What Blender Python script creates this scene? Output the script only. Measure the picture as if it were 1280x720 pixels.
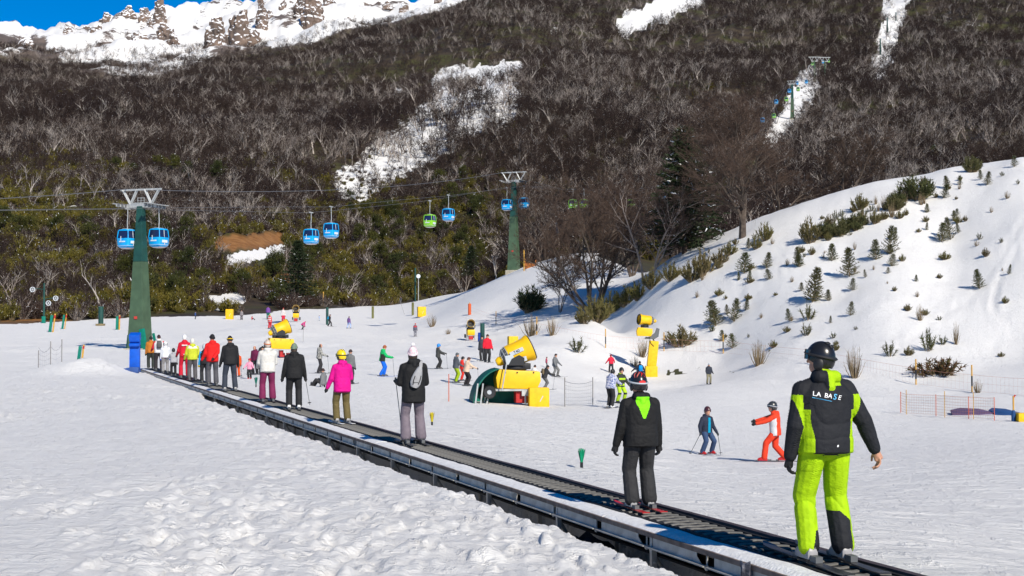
import bpy, bmesh, math, random
import numpy as np
from mathutils import Vector, Matrix, Euler, noise
from mathutils.bvhtree import BVHTree

for o in list(bpy.data.objects):
    bpy.data.objects.remove(o)
SC = bpy.context.scene
COL = SC.collection
R = math.radians
FPX = 1280 * 50 / 36.0          # focal length in photograph pixels
CAMZ = 1.86
PITCH = math.atan(55 / FPX)

# ------------------------------------------------------------------ camera
cd = bpy.data.cameras.new('camera')
cam = bpy.data.objects.new('camera', cd)
COL.objects.link(cam)
cd.lens = 50; cd.sensor_width = 36; cd.clip_start = 0.1; cd.clip_end = 9000
cam.location = (0, 0, CAMZ)
cam.rotation_euler = (math.pi / 2 + PITCH, 0, 0)
SC.camera = cam

# ------------------------------------------------------------------ sky, sun, exposure
SUN_EL = R(35)
SUN_AZ = math.atan2(0.45, -0.89)        # compass angle of the sun from +Y towards +X
world = bpy.data.worlds.new('World'); SC.world = world
world.use_nodes = True
wn = world.node_tree.nodes; wl = world.node_tree.links
sky = wn.new('ShaderNodeTexSky'); sky.sky_type = 'NISHITA'; sky.sun_disc = False
sky.sun_elevation = SUN_EL; sky.sun_rotation = SUN_AZ
sky.altitude = 2800; sky.air_density = 1.0; sky.dust_density = 0.0; sky.ozone_density = 7.0
gm = wn.new('ShaderNodeHueSaturation'); gm.inputs['Saturation'].default_value = 1.45
wl.new(sky.outputs[0], gm.inputs['Color'])
wl.new(gm.outputs[0], wn['Background'].inputs[0])
wn['Background'].inputs[1].default_value = 0.09
sd = bpy.data.lights.new('sun', 'SUN'); sd.energy = 4.5; sd.angle = R(0.53); sd.color = (1.0, 0.93, 0.81)
sun = bpy.data.objects.new('sun', sd); COL.objects.link(sun)
sv = Vector((0.45 * math.cos(SUN_EL) / 0.9973, -0.89 * math.cos(SUN_EL) / 0.9973, math.sin(SUN_EL)))
sun.rotation_euler = sv.to_track_quat('Z', 'Y').to_euler()
sun.location = (30, -60, 60)
SC.view_settings.view_transform = 'Standard'; SC.view_settings.look = 'None'
SC.view_settings.exposure = 0.33; SC.view_settings.gamma = 1.0; SC.view_settings.use_curve_mapping = False

# ------------------------------------------------------------------ materials
MATS = {}
def mat(name, col, rough=0.7, spec=0.3, metal=0.0, var=0.0, vscale=6.0, bump=0.0, bscale=30.0, rnd=None, detail=3.0, col2=None, coat=0.0, wv=None):
    if name in MATS: return MATS[name]
    m = bpy.data.materials.new(name); m.use_nodes = True
    nt = m.node_tree; N = nt.nodes; L = nt.links
    b = N['Principled BSDF']
    b.inputs['Base Color'].default_value = (*col, 1)
    b.inputs['Roughness'].default_value = rough
    b.inputs['Specular IOR Level'].default_value = spec
    b.inputs['Metallic'].default_value = metal
    b.inputs['Coat Weight'].default_value = coat
    tc = N.new('ShaderNodeTexCoord')
    src = None
    if var > 0 or col2:
        nz = N.new('ShaderNodeTexNoise'); nz.inputs['Scale'].default_value = vscale; nz.inputs['Detail'].default_value = detail
        L.new(tc.outputs['Object'], nz.inputs['Vector'])
        mr = N.new('ShaderNodeMapRange'); mr.inputs[1].default_value = 0.3; mr.inputs[2].default_value = 0.7
        L.new(nz.outputs[0], mr.inputs[0])
        mx = N.new('ShaderNodeMix'); mx.data_type = 'RGBA'
        L.new(mr.outputs[0], mx.inputs[0])
        c2 = col2 if col2 else tuple(c * (1 - var) for c in col)
        mx.inputs[6].default_value = (*c2, 1); mx.inputs[7].default_value = (*(col if col2 else tuple(min(1, c * (1 + var * .5)) for c in col)), 1)
        src = mx.outputs[2]
    if rnd:
        oi = N.new('ShaderNodeObjectInfo')
        mx2 = N.new('ShaderNodeMix'); mx2.data_type = 'RGBA'
        L.new(oi.outputs['Random'], mx2.inputs[0])
        if src: L.new(src, mx2.inputs[6])
        else: mx2.inputs[6].default_value = (*col, 1)
        mx2.inputs[7].default_value = (*rnd, 1)
        src = mx2.outputs[2]
    if wv:          # broad patches of another tone across the place
        ge = N.new('ShaderNodeNewGeometry'); nw = N.new('ShaderNodeTexNoise'); nw.inputs['Scale'].default_value = wv[0]; nw.inputs['Detail'].default_value = 4
        L.new(ge.outputs['Position'], nw.inputs['Vector'])
        mw = N.new('ShaderNodeMapRange'); mw.inputs[1].default_value = 0.42; mw.inputs[2].default_value = 0.60; L.new(nw.outputs[0], mw.inputs[0])
        mx3 = N.new('ShaderNodeMix'); mx3.data_type = 'RGBA'; L.new(mw.outputs[0], mx3.inputs[0])
        if src: L.new(src, mx3.inputs[6])
        else: mx3.inputs[6].default_value = (*col, 1)
        mx3.inputs[7].default_value = (*wv[1], 1); src = mx3.outputs[2]
    if src: L.new(src, b.inputs['Base Color'])
    if bump > 0:
        nb = N.new('ShaderNodeTexNoise'); nb.inputs['Scale'].default_value = bscale; nb.inputs['Detail'].default_value = 4
        L.new(tc.outputs['Object'], nb.inputs['Vector'])
        bp = N.new('ShaderNodeBump'); bp.inputs['Strength'].default_value = bump; bp.inputs['Distance'].default_value = 0.05
        L.new(nb.outputs[0], bp.inputs['Height']); L.new(bp.outputs[0], b.inputs['Normal'])
    MATS[name] = m
    return m

# ------------------------------------------------------------------ object helpers
def tag(o, label=None, cat=None, group=None, kind=None):
    if label: o['label'] = label
    if cat: o['category'] = cat
    if group: o['group'] = group
    if kind: o['kind'] = kind
    return o
def empty(name, loc=(0, 0, 0), rz=0.0, label=None, cat=None, group=None):
    o = bpy.data.objects.new(name, None); COL.objects.link(o)
    o.location = loc; o.rotation_euler = (0, 0, rz); o.empty_display_size = 0.2
    return tag(o, label, cat, group)
def link(name, me, parent=None, loc=None, rot=None, scale=None):
    o = bpy.data.objects.new(name, me); COL.objects.link(o)
    if parent: o.parent = parent
    if loc is not None: o.location = loc
    if rot is not None: o.rotation_euler = rot
    if scale is not None: o.scale = scale
    return o
def frame_z(d):
    d = Vector(d).normalized()
    return d.to_track_quat('Z', 'Y').to_matrix()

class MB:
    def __init__(s): s.V = []; s.F = []; s.M = []
    def add(s, vs, fs, mi=0):
        n = len(s.V); s.V.extend(tuple(v) for v in vs)
        for f in fs: s.F.append(tuple(n + i for i in f)); s.M.append(mi)
    def box(s, c, sz, rot=None, mi=0, taper=None):
        c = Vector(c); x, y, z = sz[0] / 2, sz[1] / 2, sz[2] / 2
        tx, ty = taper if taper else (1, 1)
        vs = [Vector(p) for p in ((-x, -y, -z), (x, -y, -z), (x, y, -z), (-x, y, -z), (-x * tx, -y * ty, z), (x * tx, -y * ty, z), (x * tx, y * ty, z), (-x * tx, y * ty, z))]
        if rot is not None:
            m = rot if isinstance(rot, Matrix) else Euler(rot).to_matrix()
            vs = [m @ v for v in vs]
        s.add([c + v for v in vs], [(0, 3, 2, 1), (4, 5, 6, 7), (0, 1, 5, 4), (1, 2, 6, 5), (2, 3, 7, 6), (3, 0, 4, 7)], mi)
    def tube(s, p0, p1, r0, r1=None, n=8, mi=0, cap=True):
        if r1 is None: r1 = r0
        p0 = Vector(p0); p1 = Vector(p1)
        m = frame_z(p1 - p0)
        vs = []
        for p, r in ((p0, r0), (p1, r1)):
            for i in range(n):
                a = 2 * math.pi * i / n
                vs.append(p + m @ Vector((math.cos(a) * r, math.sin(a) * r, 0)))
        fs = [(i, (i + 1) % n, n + (i + 1) % n, n + i) for i in range(n)]
        if cap: fs += [tuple(range(n - 1, -1, -1)), tuple(range(n, 2 * n))]
        s.add(vs, fs, mi)
    def path(s, pts, rs, n=6, mi=0, cap=True):
        pts = [Vector(p) for p in pts]
        if not isinstance(rs, (list, tuple)): rs = [rs] * len(pts)
        rings = []
        vs = []
        m = None
        for k, p in enumerate(pts):
            d = (pts[min(k + 1, len(pts) - 1)] - pts[max(k - 1, 0)])
            if d.length < 1e-9: d = Vector((0, 0, 1))
            if m is None: m = frame_z(d)
            else:
                q = m.col[2].rotation_difference(d.normalized()); m = q.to_matrix() @ m
            for i in range(n):
                a = 2 * math.pi * i / n
                vs.append(p + m @ Vector((math.cos(a) * rs[k], math.sin(a) * rs[k], 0)))
        fs = []
        for k in range(len(pts) - 1):
            for i in range(n):
                j = (i + 1) % n
                fs.append((k * n + i, k * n + j, (k + 1) * n + j, (k + 1) * n + i))
        if cap: fs += [tuple(range(n - 1, -1, -1)), tuple(range((len(pts) - 1) * n, len(pts) * n))]
        s.add(vs, fs, mi)
    def loft(s, rings, mi=0, cap=True):
        n = len(rings[0]); vs = [v for r in rings for v in r]; fs = []
        for k in range(len(rings) - 1):
            for i in range(n):
                j = (i + 1) % n
                fs.append((k * n + i, k * n + j, (k + 1) * n + j, (k + 1) * n + i))
        if cap: fs += [tuple(range(n - 1, -1, -1)), tuple(range((len(rings) - 1) * n, len(rings) * n))]
        s.add(vs, fs, mi)
    def lathe(s, prof, c=(0, 0, 0), axis=(0, 0, 1), n=20, mi=0, cap=False):
        m = frame_z(axis); c = Vector(c)
        rings = [[c + m @ Vector((math.cos(2 * math.pi * i / n) * max(r, 1e-4), math.sin(2 * math.pi * i / n) * max(r, 1e-4), z)) for i in range(n)] for r, z in prof]
        s.loft(rings, mi, cap)
    def ell(s, c, rad, n=12, m=8, rot=None, mi=0):
        c = Vector(c); rings = []
        M3 = rot if isinstance(rot, Matrix) else (Euler(rot).to_matrix() if rot is not None else Matrix.Identity(3))
        for k in range(m + 1):
            th = math.pi * (k + 0.001) / (m + 0.002)
            rings.append([c + M3 @ Vector((rad[0] * math.sin(th) * math.cos(2 * math.pi * i / n), rad[1] * math.sin(th) * math.sin(2 * math.pi * i / n), -rad[2] * math.cos(th))) for i in range(n)])
        s.loft(rings, mi)
    def prism(s, poly, o, ux, uy, th, mi=0):
        o = Vector(o); ux = Vector(ux); uy = Vector(uy); nz = ux.cross(uy).normalized() * th
        n = len(poly)
        a = [o + ux * p[0] + uy * p[1] for p in poly]
        s.add([p - nz * .5 for p in a] + [p + nz * .5 for p in a], [tuple(range(n - 1, -1, -1)), tuple(range(n, 2 * n))] + [(i, (i + 1) % n, n + (i + 1) % n, n + i) for i in range(n)], mi)
    def mesh(s, name, mats, smooth=False, bevel=0.0):
        me = bpy.data.meshes.new(name)
        me.from_pydata(s.V, [], s.F)
        if not isinstance(mats, (list, tuple)): mats = [mats]
        for m in mats: me.materials.append(m)
        me.polygons.foreach_set('material_index', s.M)
        if bevel > 0:
            bm = bmesh.new(); bm.from_mesh(me)
            ed = [e for e in bm.edges if len(e.link_faces) == 2 and e.calc_face_angle(0) > 0.6]
            bmesh.ops.bevel(bm, geom=ed, offset=bevel, segments=2, affect='EDGES', profile=0.6, clamp_overlap=True)
            bm.to_mesh(me); bm.free()
        if smooth:
            me.polygons.foreach_set('use_smooth', [True] * len(me.polygons))
            if smooth != 'all': me.set_sharp_from_angle(angle=R(42))
        me.update()
        return me
    def obj(s, name, mats, parent=None, smooth=False, bevel=0.0, loc=None, rot=None):
        return link(name, s.mesh(name, mats, smooth, bevel), parent, loc, rot)

# ------------------------------------------------------------------ noise (numpy)
def _hash(i, j, s):
    h = (i * 374761393 + j * 668265263 + s * 974634777) & 0xFFFFFFFF
    h = ((h ^ (h >> 13)) * 1274126177) & 0xFFFFFFFF
    return ((h ^ (h >> 16)) & 0xFFFF) / 65535.0
def vnoise(x, y, s=0):
    xi = np.floor(x).astype(np.int64); yi = np.floor(y).astype(np.int64)
    fx = x - xi; fy = y - yi
    fx = fx * fx * fx * (fx * (fx * 6 - 15) + 10); fy = fy * fy * fy * (fy * (fy * 6 - 15) + 10)
    a = _hash(xi, yi, s); b = _hash(xi + 1, yi, s); c = _hash(xi, yi + 1, s); d = _hash(xi + 1, yi + 1, s)
    return (a * (1 - fx) + b * fx) * (1 - fy) + (c * (1 - fx) + d * fx) * fy
def fbm(x, y, s=0, o=4, g=0.5):
    t = 0; amp = 1; tot = 0
    for k in range(o):
        t = t + amp * vnoise(x, y, s + k * 17); tot += amp
        amp *= g; x = x * 2.03 + 13.7; y = y * 2.03 + 7.1
    return t / tot
def sstep(a, b, x):
    t = np.clip((x - a) / (b - a), 0, 1); return t * t * (3 - 2 * t)

# ------------------------------------------------------------------ terrain height
CTRL = []                                   # (column, distance, height)
def cz(px, d, z): CTRL.append((px, d, z))
def cp(px, py, d): CTRL.append((px, d, CAMZ + (415 - py) * d / FPX))
for px in (-250, 0, 300, 600, 900): cz(px, 6, -0.08)
for px in (1200, 1530): cz(px, 6, -0.05)
for px in (-250, 0, 250, 500, 700): cz(px, 11.5, -0.08)
cz(1035, 11.4, 0.0); cz(1280, 12, -0.22); cz(1530, 12, -0.4)
for px in (-250, 0, 250, 450): cz(px, 20, -0.08)
cz(640, 18.9, 0); cz(800, 14.8, 0); cz(1000, 20, -0.55); cz(1280, 20, -0.62); cz(1530, 20, -0.8)
cz(800, 20, -0.35)
for px in (-250, 0, 150): cz(px, 40, -0.06)
cz(315, 40, 0); cz(500, 40, -0.5); cz(700, 38, -0.95); cz(883, 40, -1.55); cz(966, 36, -1.4); cz(1280, 38, -1.15); cz(1530, 38, -1.2)
cz(-250, 74, 0); cz(0, 74, 0); cz(185, 74, 0); cz(330, 74, -0.25); cz(480, 78, -0.6); cz(600, 65, -1.15); cz(775, 60, -1.4); cz(1000, 62, -1.95); cz(1200, 70, -2.2); cz(1400, 70, -2.0)
cz(547, 88, -0.45); cz(607, 90, -0.25); cz(693, 96, -1.15); cz(808, 112, -1.6); cz(887, 93, -1.7); cz(1020, 100, -0.4); cz(1145, 89, -1.3); cz(1280, 92, -0.2)
cz(904, 118, 0.0); cz(757, 142, 0.3); cz(671, 142, 1.4); cz(620, 172, 2.5); cz(587, 186, 4.0)
cz(-250, 135, 0.4); cz(0, 135, 0.2); cz(165, 135, 0.2); cz(350, 130, 0.2); cz(480, 135, 0.5)
cp(370, 404, 190); cp(436, 410, 205); cp(519, 416, 175); cp(530, 400, 225); cp(501, 381, 350); cp(440, 386, 280); cp(290, 399, 250); cp(250, 400, 235)
cp(0, 405, 225); cp(-250, 407, 220); cp(120, 404, 230); cp(0, 400, 245); cp(-250, 402, 240)
cp(1280, 197, 150); cp(1100, 232, 150); cp(1000, 262, 150); cp(920, 294, 150); cp(830, 332, 155); cp(740, 391, 135); cp(740, 322, 200); cp(690, 330, 215); cp(643, 338, 234); cp(600, 357, 260); cp(560, 368, 320)
cp(1530, 165, 150); cp(1190, 214, 150); cp(1050, 247, 150); cp(960, 277, 150); cp(1190, 290, 205); cp(1050, 300, 205); cp(1100, 375, 112); cp(1280, 355, 112); cp(1530, 340, 112); cp(1000, 395, 115); cp(1190, 300, 130); cp(900, 385, 128); cp(1280, 440, 98); cp(1060, 330, 128)
for px in (1000, 1100, 1280, 1530): cp(px, 300, 205)
cp(920, 315, 195); cp(830, 345, 200)
for px in (740, 860, 1000, 1280, 1530): cp(px, 305, 300)
cp(640, 352, 280)
for px in (-250, 0, 150, 300, 450, 600):
    cp(px, 378 if px < 400 else 372, 285 if px < 400 else 380); cp(px, 340, 325 if px < 400 else 420); cp(px, 300, 365 if px < 400 else 455)
for px in (-250, 0, 200, 400, 600, 750): cp(px, 262, 410 if px < 400 else 480); cp(px, 225, 465 if px < 400 else 525); cp(px, 178, 570)
for px in (865, 1000, 1280, 1530): cp(px, 278, 390); cp(px, 240, 476); cp(px, 186, 549)
for px in (-250, 0, 200, 400): cp(px, 155, 640); cp(px, 118, 890)
for px in (-250, 0, 200): cp(px, 84, 1250); cp(px, 70, 1600)
cp(400, 62, 1250); cp(400, 38, 1600)
cp(550, 30, 1250); cp(640, 14, 1250); cp(560, 15, 1600); cp(640, -6, 1600)
for px in (600, 800, 994, 1280, 1530): cp(px, 142, 635); cp(px, 97, 890)
for px in (750, 900, 1112, 1280, 1530): cp(px, 50, 1150); cp(px, 5, 1400); cp(px, -50, 1900); cp(px, -60, 2600)
RIDGE = [(-250, 40), (-100, 36), (0, 42), (45, 43), (100, 32), (165, 24), (200, 19), (230, 22), (280, 10), (330, 2), (400, -2), (470, 1), (520, 4), (560, 13), (620, 14)]
for px, py in RIDGE: cp(px, py, 2400); cp(px, py + 30, 3000)
_P = np.array([(c[0] / 150.0, 3.0 * math.log(c[1])) for c in CTRL]); _Q = np.array([c[2] / c[1] * FPX for c in CTRL])
def _tpsk(r2): return 0.5 * r2 * np.log(np.maximum(r2, 1e-12))
_n = len(_P)
_K = _tpsk(((_P[:, None, :] - _P[None, :, :]) ** 2).sum(-1)) + np.eye(_n) * 0.02
_A = np.zeros((_n + 3, _n + 3)); _A[:_n, :_n] = _K; _A[:_n, _n] = 1; _A[:_n, _n + 1:] = _P; _A[_n, :_n] = 1; _A[_n + 1:, :_n] = _P.T
_W = np.linalg.solve(_A, np.concatenate([_Q, np.zeros(3)]))
# magic-carpet axis
CA = np.array([2.53, 11.4]); CB = np.array([-18.92, 74.0])
CLEN = float(np.linalg.norm(CB - CA)); CD = (CB - CA) / CLEN; CN = np.array([CD[1], -CD[0]])      # CN points to the right-hand side
def seg_d(px, py, a, b):
    ax, ay = a; bx, by = b
    t = np.clip(((px - ax) * (bx - ax) + (py - ay) * (by - ay)) / ((bx - ax) ** 2 + (by - ay) ** 2 + 1e-9), 0, 1)
    return np.hypot(px - (ax + t * (bx - ax)), (py - (ay + t * (by - ay))))
def _c(pts): return [((px - 640) / FPX * d, d) for px, d in pts]
TRAILS = [_c([(185, 11.2), (205, 13.5), (225, 16), (275, 18.2), (340, 20), (430, 21)]), _c([(285, 11), (300, 14), (330, 18.5), (350, 20)]), _c([(440, 11.5), (420, 13), (345, 16), (330, 19)]), _c([(40, 15), (110, 16.5), (180, 18), (260, 19)]), _c([(60, 34), (130, 37), (250, 36), (330, 30)])]
TRACKS = [_c([(1120, 99), (1165, 106), (1215, 113), (1262, 122), (1300, 132)]), _c([(1300, 104), (1262, 104), (1240, 108), (1246, 114), (1272, 120)]), _c([(850, 121), (900, 127), (960, 133), (1010, 142)]), _c([(862, 119), (910, 124), (985, 131)])]
def H0(x, y):
    x = np.asarray(x, float); y = np.asarray(y, float)
    yy = np.clip(y, 6, 3000)
    px = np.clip(640 + FPX * x / np.maximum(y, 6), -250, 1530)
    sh = px.shape
    a = (px / 150.0).ravel(); b = (3.0 * np.log(yy)).ravel(); out = np.empty_like(a)
    for i in range(0, len(a), 20000):
        aa = a[i:i + 20000, None] - _P[None, :, 0]; bb = b[i:i + 20000, None] - _P[None, :, 1]
        out[i:i + 20000] = _tpsk(aa * aa + bb * bb) @ _W[:_n] + _W[_n] + _W[_n + 1] * a[i:i + 20000] + _W[_n + 2] * b[i:i + 20000]
    return out.reshape(sh) * yy / FPX
def carpet_ts(x, y):
    dx = x - CA[0]; dy = y - CA[1]
    return dx * CD[0] + dy * CD[1], dx * CN[0] + dy * CN[1]
def HT(x, y, full=True):
    """terrain height, with the trench beneath the carpet and the snow relief"""
    x = np.asarray(x, float); y = np.asarray(y, float)
    z = H0(x, y)
    t, s = carpet_ts(x, y)
    on = sstep(-14, -13, t) * (1 - sstep(CLEN + 0.0, CLEN + 1.5, t))
    # beside the carpet the snow is level with the belt
    flat = on * np.exp(-(np.abs(s) / 2.5) ** 2)
    z = z * (1 - flat) + flat * np.where(s < 0, -0.15, -0.012)
    if full:
        near = 1 - sstep(55, 110, y)
        left = (1 - sstep(-0.6, 0.2, s)) * near
        right = sstep(0.3, 1.0, s)
        lump = fbm(x * 1.5, y * 0.9, 3, 4, 0.5); lump2 = fbm(x * 6.5, y * 3.6, 9, 2, 0.5)
        amt = sstep(0.47, 0.70, fbm(x * 0.33, y * 0.22, 21, 3))           # where the snow is trodden
        lipb = np.exp(-((s + 2.0) / 0.8) ** 2)
        amt = np.clip(amt * 0.8 + lipb * 0.55, 0, 1.2)
        ridg = 1 - np.abs(lump2 * 2 - 1)
        z = z + left * ((lump - 0.5) * 0.060 + amt * ((np.maximum(lump2, 0.54) - 0.54) * 0.17 + (ridg - 0.6) * 0.012) + (vnoise(x * 9, y * 5, 77) - 0.5) * 0.022 * (0.35 + amt))
        # trampled trails
        trod = np.zeros(x.shape)
        for tr_ in TRAILS:
            dd = np.full(x.shape, 1e9)
            for (ax, ay), (bx_, by_) in zip(tr_[:-1], tr_[1:]): dd = np.minimum(dd, seg_d(x, y, (ax, ay), (bx_, by_)))
            wob_ = dd + (fbm(x * 1.6, y * 0.9, 13, 3) - 0.5) * 0.7
            mk = (1 - sstep(0.10, 0.36, wob_)) * left
            trod = np.maximum(trod, mk)
        ch = vnoise(x * 6.0, y * 3.6, 14); ch2 = vnoise(x * 9.5, y * 6.0, 15)
        z = z + trod * ((ch - 0.5) * 0.075 + (ch2 - 0.5) * 0.075 - 0.012)
        # scattered clods
        cl = vnoise(x * 6.3, y * 3.9, 16); z = z + left * (0.2 + amt) * sstep(0.80, 0.92, cl) * 0.042
        # ski tracks on the bank
        for tr_ in TRACKS:
            dd = np.full(x.shape, 1e9)
            for (ax, ay), (bx_, by_) in zip(tr_[:-1], tr_[1:]): dd = np.minimum(dd, seg_d(x, y, (ax, ay), (bx_, by_)))
            dd = dd + (fbm(x * .7, y * .7, 23, 2) - .5) * .5; z = z - 0.08 * np.exp(-(dd / 0.22) ** 2) + 0.03 * np.exp(-((dd - 0.5) / 0.2) ** 2)
        hx, hy = -33.5 * 64 / 111.0, 64.0      # low heap of pushed snow by the carpet end
        z = z + 0.75 * np.exp(-(((x - hx) / 1.7) ** 2 + ((y - hy) / 2.6) ** 2)) * (0.75 + 0.5 * fbm(x * 1.1, y * 0.8, 99, 3))
        grn = (fbm(x * 0.6, y * 2.2, 31, 4, 0.6) - 0.5) * 0.07 + (vnoise(x * 2.2, y * 7.0, 41) - 0.5) * 0.022
        z = z + right * near * grn
        far = 1 - near
        z = z + far * (1 - sstep(140, 260, y)) * ((fbm(x * 0.22, y * 0.22, 51, 4) - 0.5) * 0.55) * sstep(0.0, 0.2, far)
        mtn = sstep(330, 700, y)
        z = z + mtn * (fbm(x * 0.0095, y * 0.0075, 61, 5, 0.52) - 0.5) * (y * 0.034)
        z = z + sstep(1250, 1700, y) * (fbm(x * 0.02, y * 0.006, 71, 5, 0.62) - 0.5) * 34
    # trench
    clos = sstep(33, 38, t)
    lip = -1.02 + 0.45 * clos + (fbm(t * 1.7, t * 0 + 3.1, 81, 3) - 0.5) * 0.26
    tr = on * sstep(lip - 0.04, lip + 0.16, s) * (1 - sstep(0.24, 0.30, s)) * (1 - 0.8 * clos * (1 - sstep(CLEN - 7, CLEN - 4, t)))
    z = np.where(tr > 0, z * (1 - tr) + tr * (-0.80 + 0.12 * (vnoise(x * 2.1, y * 1.7, 91) - 0.5)), z)
    return z
def Hp(x, y): return float(HT(np.array([x]), np.array([y]))[0])
def scr(x, y, z):
    """photograph pixel of a point of the place"""
    c, s_ = math.cos(PITCH), math.sin(PITCH)
    dz = z - CAMZ
    dep = y * c + dz * s_; up = dz * c - y * s_
    return 640 + FPX * x / dep, 360 - FPX * up / dep
_ND = np.exp(np.linspace(math.log(9), math.log(2600), 1300))
def hit(px, py):
    """first point of the terrain seen at a photograph pixel"""
    cx, cy = (px - 640) / FPX, (360 - py) / FPX
    c, s_ = math.cos(PITCH), math.sin(PITCH)
    dy = c - cy * s_; dzr = s_ + cy * c
    y = _ND; x = cx / dy * y; z = CAMZ + dzr / dy * y
    h = HT(x, y, False)
    i = int(np.argmax(h >= z))
    if h[i] < z[i]: i = len(y) - 1
    j = max(i - 1, 0)
    a = (z[j] - h[j]); b = (h[i] - z[i]); f = a / (a + b) if a + b > 0 else 0
    yy = y[j] + (y[i] - y[j]) * f
    xx = cx / dy * yy
    return Vector((xx, yy, Hp(xx, yy)))
def gp(px, d):
    x = (px - 640) / FPX * d
    return Vector((x, d, Hp(x, d)))
def belt_t(px):
    k = (px - 640) / FPX
    return (k * CA[1] - CA[0]) / (CD[0] - k * CD[1])
def belt(px, s=0.0):
    t = belt_t(px)
    p = CA + CD * t + CN * s
    return Vector((p[0], p[1], 0.014))
CAZ = math.degrees(math.atan2(CD[0], CD[1]))
EDGE = ([-300, 0, 100, 250, 330, 440, 500, 560, 600, 650, 740, 830, 920, 1100, 1280, 1600], [228, 231, 238, 256, 264, 292, 356, 332, 264, 243, 214, 178, 163, 158, 156, 156])
def edge(px): return np.interp(px, EDGE[0], EDGE[1])

# clearings and bare ground on the mountainside: polylines laid over the terrain (column, row, radius, strength)
CLEAR = [((600, 92), (650, 88), 9, 1.0), ((570, 112), (620, 128), 36, .66), ((600, 125), (540, 165), 40, .62), ((560, 155), (480, 205), 35, .59), ((510, 195), (440, 230), 27, .60), ((400, 190), (500, 150), 16, .34),
         ((480, 113), (520, 118), 4, .8), ((880, -20), (830, 8), 17, 1.0), ((840, 5), (782, 34), 11, 1.0), ((1130, -15), (1112, 30), 14, .78), ((1114, 25), (1100, 92), 14, .64),
         ((1012, 98), (1004, 128), 15, .62), ((1000, 122), (985, 150), 15, .95), ((985, 150), (970, 172), 18, .60), ((940, 240), (905, 275), 12, .7), ((150, 178), (215, 166), 7, .7), ((290, 324), (352, 312), 6, .8), ((345, 352), (375, 345), 8, .8), ((255, 380), (300, 372), 9, .8),
         ((310, 214), (330, 210), 5, .5), ((1215, 35), (1260, 22), 7, .35), ((1170, 25), (1220, 40), 10, .4), ((60, 262), (110, 258), 5, .4), ((270, 262), (300, 255), 5, .5), ((690, 40), (730, 20), 5, .4)]
def clear_mask(px, py):
    m = np.zeros_like(px)
    wob = (fbm(px * 0.07, py * 0.12, 5, 4, .6) - 0.5) * 20
    for a, b, r, k in CLEAR:
        m = np.maximum(m, k * (1 - sstep(r * 0.75, r * 1.2, seg_d(px, py, a, b) + wob * min(1, r / 14))))
    return m
TREELINE = ([-300, 0, 40, 90, 160, 230, 280, 340, 400, 440, 480, 520, 552, 575, 620], [70, 72, 74, 92, 105, 92, 70, 62, 52, 38, 32, 24, 14, 6, -20])
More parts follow.
